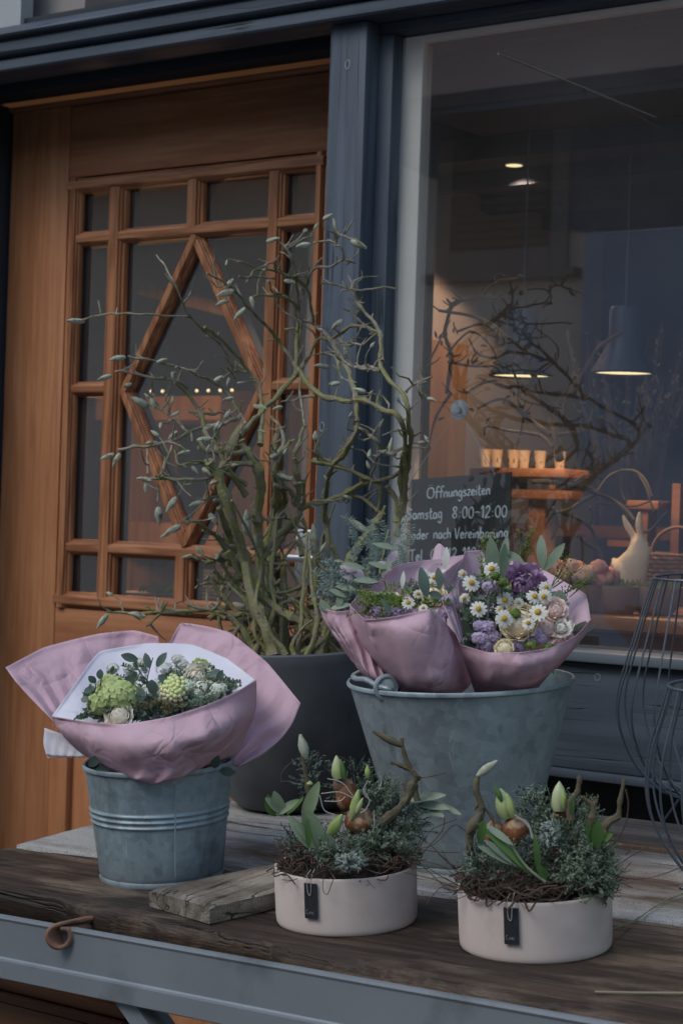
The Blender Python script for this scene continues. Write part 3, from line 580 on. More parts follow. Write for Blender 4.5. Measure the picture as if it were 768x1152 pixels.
# vase with dried twigs in front of the second lamp
vs_ = thing('glass_vase', 'tall clear glass vase with fine dried twigs below the right pendant lamp', 'vase', at(705, 600, 4.1))
c = at(705, 592, 4.7); s = 4.7/F
mb = MB(); Mx = Matrix.Translation(c); mb.lathe([(0, 0), (30*s, 0), (44*s, 105*s), (43*s, 105*s), (29*s, 2*s), (0, 2*s)], 32, M=Mx); mb.build('vase', glass('vase glass', 1.25, (.95, .97, .97), dirt=.015), vs_, world=True)
mb = MB()
for i in range(70):
    a = rnd(-1, 1); p0 = c+V((a*.03, rnd(-.02, .02), .02)); p2 = c+V((a*.17+rnd(-.04, .04), rnd(-.08, .08), rnd(.28, .50))); mb.tube(cr([p0, (p0+p2)/2+V((rnd(-.02, .02), 0, 0)), p2], 3), .0006, 4)
    for k in range(5): t = rnd(.5, 1); mb.leaf(p0.lerp(p2, t), (rnd(-1, 1), rnd(-.4, .4), rnd(.2, 1)), (0, -1, 0), .014, .003)
mb.build('dried_twigs', mat('dried twigs', (.12, .12, .13), (.08, .08, .09), scale=30), vs_, world=True)
vt = thing('shelf_unit', 'dark shelf carrying the glass vase in the back of the shop', 'shelf', (c.x, c.y, .03))
MB().box((c.x-.3, c.y-.1, c.z-.03), (c.x+.5, c.y+.2, c.z-.001)).build('board', M_owood, vt, world=True)
MB().box((c.x-.28, c.y-.05, .03), (c.x-.24, c.y+.15, c.z-.031)).build('leg', M_owood, vt, world=True); MB().box((c.x+.4, c.y-.05, .03), (c.x+.44, c.y+.15, c.z-.031)).build('leg', M_owood, vt, world=True)
rl = thing('ceiling_rail', 'thin pale metal light rail under the dark shop ceiling', 'rail', at(700, 120, 4.2))
def onZ(x, y, z): r_ = ray(x, y); return CAM+r_*((z-1.5)/r_.z)
MB().tube([onZ(560, 60, 2.29), onZ(690, 112, 2.29), onZ(775, 165, 2.29)], .0018, 6).build('rail', mat('rail metal', (.22, .18, .15), rough=.4), rl, world=True)
for xx in (3.45, 3.75, 4.05, 4.35):
    b_ = thing('ceiling_beam', 'dark beam across the shop ceiling, %s from the window' % {3.45: 'first', 3.75: 'second', 4.05: 'third', 4.35: 'fourth'}[xx], 'beam', (-.5, xx, 2.25), group='shop ceiling beams')
    MB().box((-2.565, xx, 2.262), (1.595, xx+.05, 2.3005)).build('beam', M_inc, b_, world=True, smooth=False)
# behind the door: warm lit counter and shelf
ct = thing('shop_counter', 'warm lit wooden counter with a row of tiny lights seen through the door panes', 'counter', (-3.6, 4.9, .03))
c = at(205, 438, 5.7)
MB().box((c.x-.35, c.y, c.z-.09), (c.x+.55, c.y+.3, c.z-.02)).box((c.x-.3, c.y+.02, .03), (c.x-.25, c.y+.28, c.z-.091)).box((c.x+.45, c.y+.02, .03), (c.x+.5, c.y+.28, c.z-.091)).build('shelf', M_orange, ct, world=True)
MB().box((c.x-.25, c.y+.02, c.z-.5), (c.x+.44, c.y+.25, c.z-.4)).build('drawer', M_orange, ct, world=True)
lm = MB()
for i in range(9):
    if i in (3, 4): continue
    lm.ball((c.x-.16+i*.045, c.y-.01, c.z-.005), .0042, 8, 6)
islands(lm, 'bulb', emit('tiny bulbs', (1, .75, .4), 2.2), ct)
ld = bpy.data.lights.new('hall_light', 'POINT'); ld.energy = 5; ld.color = (1, .55, .27); ld.shadow_soft_size = .08
lo = bpy.data.objects.new('hall_light', ld); COL.objects.link(lo); lo.location = (c.x+.15, c.y-.45, c.z-.3)
hp = thing('orange_banner', 'orange strip hanging across the room behind the upper door panes', 'banner', at(200, 330, 6.0))
a, b = at(150, 322, 6), at(262, 350, 5.7); bb_ = MB(); bb_.grid([[a+V((0, 0, .02)), b+V((0, 0, .02))], [a-V((0, 0, .02)), b-V((0, 0, .02))]]); bb_.build('banner', M_orange, hp, world=True, solid=.004)
pn = thing('wooden_partition', 'warm lit light wood partition behind the right hand door panes', 'partition', at(300, 640, 4.9))
a = at(285, 560, 5.0); MB().box((a.x-.12, a.y, .03), (a.x+.16, a.y+.03, a.z+.28)).build('partition', M_orange, pn, world=True)
wb = thing('wicker_basket', 'lit wicker basket seen through the lowest door pane', 'basket', at(240, 678, 4.7))
wk = MB()
for r in range(9): 
    z = .004+r*.009
    wk.tube([(.055*V((math.cos(i*math.tau/22), math.sin(i*math.tau/22), 0))+V((0, 0, z)))+V((.002*(1 if (i+r) % 2 else -1), 0, 0)) for i in range(23)], .004, 5)
wk.build('weave', M_orange, wb)
st = thing('plant_shelf', 'low shelf of yellow green seedlings behind the bottom door panes', 'shelf', at(170, 690, 4.8))
c = at(172, 668, 4.75); MB().box(c+V((-.15, 0, -.02)), c+V((.3, .12, -.001))).box(c+V((-.14, .02, -1.2)), c+V((-.1, .1, -.021))).box(c+V((.25, .02, -1.2)), c+V((.29, .1, -.021))).build('board', M_owood, st, world=True)
gm = MB()
for i in range(160): gm.leaf(c+V((rnd(-.06, .10), rnd(.0, .08), 0)), (rnd(-.5, .5), rnd(-.5, .5), 1), (0, -1, 0), rnd(.012, .03), .01)
gm.build('seedlings', mat('seedlings', (.25, .25, .03), (.15, .18, .03), scale=30), st, world=True)
# ---------------------------------------------------------------- chalkboard
cbo = thing('chalkboard_sign', 'black chalkboard with handwritten white German opening hours hung in the window', 'sign', onY(516, 580, 3.078))
YB = 3.072
p = [onY(463, 539.5, YB), onY(574.5, 531, YB), onY(572, 640, YB), onY(458, 648, YB)]
p[0].x = p[3].x = max(p[0].x, -2.136)
bm_ = MB(); bk = [v+V((0, .0045, 0)) for v in p]; bm_.add(p+bk, [(3, 2, 1, 0), (4, 5, 6, 7), (0, 1, 5, 4), (1, 2, 6, 5), (2, 3, 7, 6), (3, 0, 4, 7)])
bm_.build('board', mat('chalkboard slate', (.012, .017, .022), (.022, .029, .036), scale=7, rough=.6, det=7), cbo, world=True, smooth=False)
G = {
 'O': (1.0, [[(.5, 1), (.2, .9), (.08, .5), (.2, .1), (.5, 0), (.8, .1), (.92, .5), (.8, .9), (.5, 1)]]),
 'Ö': (1.0, [[(.5, .95), (.2, .85), (.08, .45), (.2, .1), (.5, 0), (.8, .1), (.92, .45), (.8, .85), (.5, .95)], [(.35, 1.15), (.36, 1.2)], [(.65, 1.17), (.66, 1.22)]]),
 'f': (.55, [[(.6, .95), (.45, 1.05), (.3, .95), (.27, .5), (.25, -.05)], [(.05, .52), (.5, .56)]]),
 'n': (.6, [[(.1, .5), (.1, 0)], [(.1, .3), (.3, .52), (.45, .42), (.47, 0)]]),
 'u': (.6, [[(.1, .5), (.1, .15), (.25, 0), (.42, .12), (.47, .5)], [(.47, .5), (.5, 0)]]),
 'g': (.6, [[(.45, .45), (.25, .53), (.08, .3), (.2, .05), (.42, .15), (.47, .5)], [(.47, .5), (.47, -.25), (.3, -.42), (.08, -.3)]]),
 's': (.5, [[(.42, .45), (.22, .52), (.12, .38), (.38, .2), (.3, .02), (.06, .04)]]),
 'z': (.5, [[(.08, .5), (.42, .5), (.08, .02), (.45, .02)]]),
 'e': (.55, [[(.1, .27), (.42, .32), (.35, .5), (.18, .48), (.08, .25), (.2, .02), (.45, .08)]]),
 'i': (.25, [[(.12, .5), (.12, 0)], [(.12, .72), (.13, .77)]]),
 't': (.45, [[(.22, .95), (.2, .1), (.35, 0), (.42, .05)], [(.05, .6), (.42, .63)]]),
 'S': (.75, [[(.65, .85), (.4, 1), (.15, .82), (.3, .55), (.6, .35), (.5, .05), (.1, .05)]]),
 'a': (.6, [[(.42, .45), (.22, .52), (.08, .25), (.2, 0), (.42, .15), (.44, .5)], [(.44, .5), (.5, 0)]]),
 'm': (.9, [[(.1, .5), (.1, 0)], [(.1, .32), (.27, .52), (.4, .4), (.41, 0)], [(.41, .32), (.6, .52), (.72, .4), (.75, 0)]]),
 'o': (.6, [[(.27, .5), (.1, .35), (.1, .12), (.27, 0), (.45, .12), (.45, .38), (.27, .5)]]),
 'd': (.62, [[(.44, .4), (.25, .5), (.08, .25), (.22, 0), (.44, .15)], [(.47, 1.0), (.46, 0)]]),
 'r': (.42, [[(.1, .5), (.1, 0)], [(.1, .3), (.25, .5), (.38, .48)]]),
 'c': (.5, [[(.42, .42), (.25, .52), (.08, .28), (.2, .02), (.42, .08)]]),
 'h': (.6, [[(.1, 1.0), (.1, 0)], [(.1, .3), (.3, .52), (.45, .4), (.47, 0)]]),
 'V': (.7, [[(.08, 1), (.32, 0), (.62, 1.05)]]), 'b': (.6, [[(.1, 1), (.1, .05), (.3, 0), (.47, .2), (.35, .48), (.1, .38)]]),
 'T': (.75, [[(.08, .95), (.7, 1)], [(.4, .97), (.38, 0)]]), 'l': (.28, [[(.12, 1), (.12, .05), (.2, 0)]]),
 'C': (.6, [[(.5, .85), (.3, 1), (.08, .6), (.15, .1), (.5, .08)]]),
 '8': (.7, [[(.55, .85), (.35, 1), (.15, .82), (.5, .3), (.35, 0), (.12, .25), (.45, .65), (.55, .85)]]), '0': (.65, [[(.32, 1), (.1, .7), (.12, .2), (.32, 0), (.52, .25), (.52, .75), (.32, 1)]]),
 '1': (.45, [[(.08, .75), (.28, 1), (.28, 0)]]), '2': (.65, [[(.1, .8), (.3, 1), (.5, .8), (.4, .45), (.1, .02), (.55, .02)]]), '4': (.65, [[(.35, 1), (.1, .4), (.55, .42)], [(.42, .7), (.42, 0)]]), '7': (.6, [[(.08, .97), (.52, 1), (.22, 0)]]),
 ':': (.35, [[(.15, .5), (.16, .56)], [(.15, .1), (.16, .16)]]), '.': (.3, [[(.12, 0), (.13, .05)]]), '-': (.6, [[(.08, .45), (.5, .47)]]), ' ': (.55, []),
}
def handwrite(mb, text, p0, p1, hgt, r, out):
    """p0,p1 world baseline ends; glyph height along z"""
    tot = sum(G[c][0] for c in text); ex = (p1-p0)/tot; upv = V((0, 0, 1)); x = 0
    for ch in text:
        w, strokes = G[ch]; dz = rnd(-.03, .03)
        for stt in strokes:
            pts = [p0+ex*(x+a)+upv*(b+dz)*hgt+out for a, b in stt]
            mb.tube(cr(pts, 4) if len(pts) > 2 else pts, r, 5)
        x += w
tx = MB(); o_ = V((0, -.0012, 0)); sB = 3.72/F
for txt, x0, y0, x1, y1, h in (('Öffnungszeiten', 480, 561, 552, 556, 12.0), ('Samstag', 457, 585, 498, 583, 12.5), ('8:00-12:00', 508, 583.5, 571, 581.5, 12.5), ('oder nach', 463, 607, 508, 605.5, 11.5), ('Vereinbarung', 511, 606, 572, 604.5, 12.0), ('Tel. 07412 110', 460, 631, 536, 628, 12)):
    a, b = onY(x0, y0, YB), onY(x1, y1, YB); handwrite(tx, txt, a, b, h*sB, .00150, o_)
tx.build('chalk_writing', mat('white chalk', (.85, .92, .95), (.75, .82, .86), scale=60, rough=.9), cbo, world=True)
sc_ = onY(516.5, 461, 3.073)
cl = MB(); a, b, c = onY(461.5, 541, YB-.001), onY(516, 462, YB-.001), onY(557, 534, YB-.001); cl.tube([a, b+V((-.002, 0, 0))], .0007, 5); cl.tube([b+V((.002, 0, 0)), c], .0007, 5); cl.build('cord', M_pale, cbo, world=True)
cu = thing('suction_cup', 'round clear suction cup on the shop window holding the chalkboard cord', 'suction cup', sc_)
mb = MB(); Rx = Matrix.Rotation(math.radians(90), 4, 'X'); mb.lathe([(0, .006), (.006, .006), (.008, .003), (.0195, .001), (.0200, 0)], 32, M=Rx); mb.build('cup', mat('milky rubber', (.34, .38, .42), (.28, .31, .35), scale=60, rough=.3), cu)
MB().tube([(0, .0005, 0), (0, .007, 0)], .004, 10).build('knob', M_pale, cu)
# ================================================================= the cart used as a table
def TP(x, y, h=0): return V((x, y, tabz(x, y)))+TN*h
ct = thing('flower_cart', 'weathered wooden plank cart with grey steel edge rail used as a flower table', 'cart', (-1.5, 2.3, 0))
def plank(y0f, y1f, x0, x1, th, mt, seed, rag=.006, nx=110, drop=.0):
    mb = MB(); ny = 14; rows = []
    for i in range(nx+1):
        x = x0+(x1-x0)*i/nx; a = y0f(x); b = y1f(x)
        a += rag*noise.noise(V((x*9, seed, 0)))*1.3+rag*.6*noise.noise(V((x*34, seed, 3))); b += rag*.5*noise.noise(V((x*8, seed+5, 0)))
        r = [TP(x, a+.004, -th), TP(x, a-.002+rag*.5*noise.noise(V((x*20, seed+9, 0))), -th*.6), TP(x, a, -.007)]
        for k in range(ny+1):
            t = k/ny; y = a+.003+(b-a-.006)*t
            h = .0022*noise.noise(V((x*5, y*26, seed)))+.0012*noise.noise(V((x*16, y*90, seed)))
            if k == 0: h -= .0015+rag*.3*abs(noise.noise(V((x*15, seed, 7))))
            r.append(TP(x, y, h-drop))
        r += [TP(x, b, -.007), TP(x, b-.002, -th)]
        rows.append(r)
    mb.grid(rows); n = len(rows[0]); L_ = len(mb.v)
    mb.f += [tuple(range(n)), tuple(range(L_-1, L_-n-1, -1))]; mb.m += [0, 0]
    mb.f += [tuple([i*n, (i+1)*n, (i+1)*n+n-1, i*n+n-1]) for i in range(nx)]; mb.m += [0]*nx
    mb.build('plank', mt, ct, world=True)
lerp = lambda a, b, t: a+(b-a)*t
yf = lambda x: lerp(1.985, 1.895, (x+2.05)/.95)
M_pl1 = wood('dark weathered plank', [(.020, .013, .009), (.055, .035, .024), (.13, .090, .062)], 'x', 1.3, cracks=1.6, rough=.62, bump=1, bd=.007, blot=(.016, .010, .007), stain=(.34, .25, .18), stains=5.5, slo=.49, shi=.74, ring=.2)
M_pl2 = wood('bleached plank', [(.045, .032, .024), (.11, .082, .064), (.21, .17, .14)], 'x', 1.3, cracks=1, rough=.7, bump=.9, bd=.004, blot=(.05, .03, .02), stain=(.52, .52, .50), stains=2.0, slo=.42, shi=.56, ring=.2)
M_pl3 = wood('grey plank', [(.06, .05, .042), (.13, .112, .095), (.23, .205, .18)], 'x', 1.3, cracks=1, rough=.75, bump=.9, bd=.004, stain=(.28, .27, .25), stains=2.5, slo=.5, shi=.7, ring=.2)
M_plo = wood('orange plank', [(.12, .055, .028), (.19, .09, .045), (.24, .15, .09)], 'x', .55, cracks=1, rough=.7, bump=.8, bd=.003, stain=(.25, .23, .2), ring=.2)
plank(yf, lambda x: 2.195+.08*(x+2.1)/1.0 if x < -1.1 else 2.275, -2.236, -.35, .045, M_pl1, 1, .020)
plank(lambda x: 2.212+.08*(x+2.1)/1.0 if x < -1.1 else 2.292, lambda x: 2.50, -2.243, -.36, .045, M_pl2, 4, .004)
plank(lambda x: 2.512, lambda x: 2.655, -2.240, -.35, .045, M_pl2, 14, .004)
plank(lambda x: 2.664, lambda x: 2.69, -2.236, -.34, .045, M_plo, 8, .003)
plank(lambda x: 2.696, lambda x: 2.855, -2.247, -.35, .045, M_pl3, 11, .004)
# rail
A = onY(0, 1030, 1.925); B = onY(694, 1153, 1.865); tdir = (B-A).normalized()
out_ = tdir.cross(V((0, 0, 1))).normalized(); out_ = out_ if out_.y < 0 else -out_
upv = V((0, 0, 1)); P0 = A-tdir*.32; P1 = B+tdir*.75
prof = [(-.006, -.002), (-.004, .001), (.000, .0022), (.004, .001), (.0055, -.003), (.003, -.007), (.0025, -.0575), (.004, -.0600), (.010, -.0615), (.010, -.0855), (.007, -.0875), (-.03, -.0875), (-.03, -.084), (.004, -.084), (.004, -.066), (-.003, -.062), (-.003, -.008)]
MB().prism(prof, 0, 1, fn=lambda u, w, t: P0+(P1-P0)*t+out_*u+upv*w).build('edge_rail', M_steel, ct, world=True, smooth=False)
# end rail at the left and the lower side board
MB().box((P0.x-.003, P0.y+.004, P0.z-.085), (P0.x+.03, 2.84, P0.z-.03)).build('end_rail', M_steel, ct, world=True)
R2 = lambda px, py, Y: onY(px, py, Y)
sb_ = MB()
q0 = onY(0, 1100, 2.02)
for k, (zt, zb, yy) in enumerate(((.0, -.018, 2.018), (-.020, -.034, 2.012), (-.036, -.15, 2.02), (-.153, -.28, 2.022))):
    sb_.box((-2.24, yy, q0.z+zt), (-1.83, yy+.024, q0.z+zb), bev=.004)
sb_.build('side_board', wood('orange brown side board', [(.07, .028, .013), (.13, .055, .024), (.20, .09, .04)], 'x', .7, rough=.5, blot=(.05, .02, .01)), ct, world=True)
def bar(a, b, w, d, mt, name):
    a, b = V(a), V(b); t = (b-a).normalized(); s1 = t.cross(V((0, 1, 0))).normalized(); s2 = t.cross(s1)
    mb = MB(); vs = [p+s1*i*w/2+s2*j*d/2 for p in (a, b) for i, j in ((-1, -1), (1, -1), (1, 1), (-1, 1))]
    mb.add(vs, [(0, 1, 2, 3), (7, 6, 5, 4), (0, 4, 5, 1), (1, 5, 6, 2), (2, 6, 7, 3), (3, 7, 4, 0)]); return mb.build(name, mt, ct, world=True, smooth=False)
b0 = onY(146, 1116, 1.935); b1 = onY(184, 1170, 1.935); bar(b0-(b1-b0)*.08, b0+(b1-b0)*9, .026, .045, M_steel, 'leg')
for x, y in ((-.6, 1.93), (-2.18, 2.78), (-.6, 2.78)): bar((x, y, tabz(x, y)-.06), (x+.05, y, 0), .04, .04, M_steel, 'leg')
bar((-2.2, 2.4, .80), (-.4, 2.4, .84), .05, .03, M_barkd, 'cross_beam')
# leather curl
stp = thing('leather_strap', 'curled rusty brown leather strap hanging over the steel rail', 'strap', at(70, 1050, 2.69))
pp = [(112, 1041, 2.705), (98, 1039, 2.665), (84, 1038, 2.635), (69, 1039.5, 2.625), (57, 1045, 2.625), (53, 1054, 2.625), (57, 1063, 2.625), (66, 1067, 2.625), (75, 1063, 2.625), (79, 1055, 2.625), (76, 1047, 2.625), (69, 1045, 2.625)]
c = cr([at(*q_) for q_ in pp], 5); wdir = V((.05, 1, .02)).normalized()
MB().grid([[p_-wdir*.002, p_+wdir*.012, p_+wdir*.026, p_+wdir*.040] for p_ in c]).build('strap', mat('rusty leather', (.24, .125, .075), (.14, .075, .05), scale=24, rough=.65, bump=.5, bscale=90, c3=(.22, .13, .09), c3s=20), stp, world=True, solid=.0055)
# loose board
lb = thing('wooden_offcut', 'loose pale grey weathered board lying beside the left bowl of bulbs', 'board', ontab(236, 1003))
c0, c1, c2 = ontab(168, 1021), ontab(236, 1041), ontab(345, 972)
ux = (c1-c0); ul = ux.length; ux.normalize(); uy = (ontab(330, 990)-c1); uy = (uy-ux*uy.dot(ux)).normalized(); Ly = .34
mb = MB(); rows = []
for i in range(31):
    t = i/30; r = []
    for k in range(17):
        u = k/16; w = u*ul+.0015*noise.noise(V((t*9, u*2, 1))); h = .0265+.0012*noise.noise(V((t*4, u*14, 5)))
        if k in (0, 16): h -= .003
        if i in (0, 30): h -= .003
        r.append(c0+ux*w+uy*(t*Ly+.003*noise.noise(V((u*6, 3, t*3))))+TN*h)
    r = [c0+ux*.001+uy*t*Ly+TN*.001]+[c0-ux*.001+uy*t*Ly+TN*.012]+r+[c0+ux*(ul+.001)+uy*t*Ly+TN*.012, c0+ux*ul+uy*t*Ly+TN*.001]
    rows.append(r)
mb.grid(rows); n = len(rows[0]); Lv = len(mb.v); mb.f += [tuple(range(n-1, -1, -1)), tuple(range(Lv-n, Lv))]; mb.m += [0, 0]
M_off = wood('pale weathered board', [(.13, .108, .082), (.28, .245, .195), (.46, .42, .35)], 'y', 1.5, cracks=1, rough=.8, bump=.9, bd=.003, blot=(.10, .085, .065), stain=(.10, .08, .06), stains=4, slo=.56, shi=.72, ring=.25)
mb.build('board', M_off, lb, world=True)
stk = thing('dry_stick', 'thin pale dry stick lying at the front right edge of the table', 'stick', ontab(720, 1117))
MB().tube(cr([ontab(669, 1116.5, .003), ontab(720, 1117.5, .003), ontab(800, 1118, .003)], 6), [.0016]*12+[.0019], 7).build('stick', mat('dry straw', (.28, .25, .16), rough=.7), stk, world=True)
# ================================================================= buckets and planter
def zbucket(name, label, px, py, D, Rt, Rb, H, mt, ribs=()):
    t = thing(name, label, 'bucket', ontab(px, py), TM)
    pr = [(0, .004), (Rb*.97, .004), (Rb*.985, 0), (Rb+.0012, 0), (Rb+.002, .004), (Rb, .008)]
    zs = lerpl(.012, H-.006, 34 if not ribs else 130)
    for z in zs:
        r = Rb+(Rt-Rb)*z/H
        for zc, a in ribs: r += a*math.exp(-((z-zc)/.0026)**2)
        pr.append((r, z))
    pr += [(Rt, H-.005), (Rt+.003, H-.0035), (Rt+.0036, H), (Rt+.002, H+.003), (Rt-.001, H+.002), (Rt-.002, H-.004), (Rb-.002, .010), (0, .010)]
    MB().lathe(pr, 96, wob=.006).build('body', mt, t); return t
sb = zbucket('zinc_bucket', 'small ribbed zinc bucket holding the left bouquet', 182, 985, 2.854, .109, .0905, .170, M_zinc2, [(.098+.0085*k, .0024) for k in (-1, 0, 1)])
MB().tube([(.030, -.1005-.0015, .02), (.034, -.1085, .155)], .0011, 5).build('seam', M_zinc2, sb)
bb = zbucket('zinc_bucket', 'large plain zinc bucket holding the two pink bouquets', 523, 969, 2.9, .168, .094, .276, M_zinc)
MB().tube([(-.052, -.0990, .07), (-.075, -.1335, .235)], .0012, 5).build('seam', M_zinc, bb)
# ear and bail
hb = MB(); ec = at(434, 774, 2.775); ex_ = Rv; 
ring = [ec+(Rv*math.cos(a)*.0145+Uv*math.sin(a)*.0165)+dv*(.004*math.cos(a)) for a in lerpl(0, math.tau, 25)]
hb.tube(ring, .0042, 8); 
hb.ball(ec, (.0145, .004, .016), 18, 8, M=Matrix((Rv, dv, Uv)).transposed().to_4x4())
hb.build('bail_ear', zinc('ear zinc', (.30, .35, .37)), bb, world=True)
bl = MB(); bl.tube(cr([at(442, 778, 2.768), at(436, 775, 2.762), at(425, 772, 2.775), at(412, 765, 2.80), at(401, 764, 2.86), at(398, 760, 2.93), at(415, 752, 3.0)], 6), .0042, 9); bl.build('bail_handle', M_zinc, bb, world=True)
mp = thing('planter_pot', 'large dark grey stone planter behind the buckets holding the magnolia branches', 'planter', ontab(334, 905), TM)
pr = [(0, 0), (.085, 0), (.105, .006), (.122, .025), (.134, .06), (.146, .12), (.156, .20), (.162, .262), (.1625, .272), (.1615, .280), (.158, .283), (.154, .281), (.152, .27), (.148, .24), (0, .235)]
MB().lathe(pr, 80).build('pot', M_plant, mp); MB().lathe([(0, .243), (.148, .241)], 40).build('soil', M_soil, mp)
# ================================================================= magnolia branches
FA, FB, FC, FD, FE = (230, 240, 3.84), (230, 480, 3.84), (70, 380, 3.39), (300, 380, 3.84), (50, 240, 2.0)
mg = thing('magnolia_branches', 'bare mossy magnolia branches with furry buds standing in the dark planter', 'branches', ontab(334, 905, .24), TM)
def dfield(x, y): 
    k = min(1, max(0, (735-y)/250)); return 3.37+k*(.10*math.sin(x*.021+1.0)+.07*math.sin(y*.027+x*.011))
def mbranch(mb, fr, pts, r0, r1, k=6, seg=9, jit=.10, kn=.34, off=0):
    pp = frame_pts(fr, pts) if fr else pts; w = [at(x, y, dfield(x, y)+off*(1 if y > 560 else .4)) for x, y in pp]; r0 *= .76; c = cr(w, k); n = len(c)
    rad = []
    for i in range(n):
        r = (r0+(r1-r0)*i/(n-1))*3.37/F; r *= 1+kn*noise.noise(c[i]*55)+(.35 if (i*7919) % 9 == 0 else 0); rad.append(max(r, .0008))
    for i in range(1, n-1): c[i] = c[i]+V((noise.noise(c[i]*40), noise.noise(c[i]*40+V((9, 0, 0))), noise.noise(c[i]*40+V((0, 9, 0)))))*.004
    mb.tube(c, rad, seg, jit=jit); return c
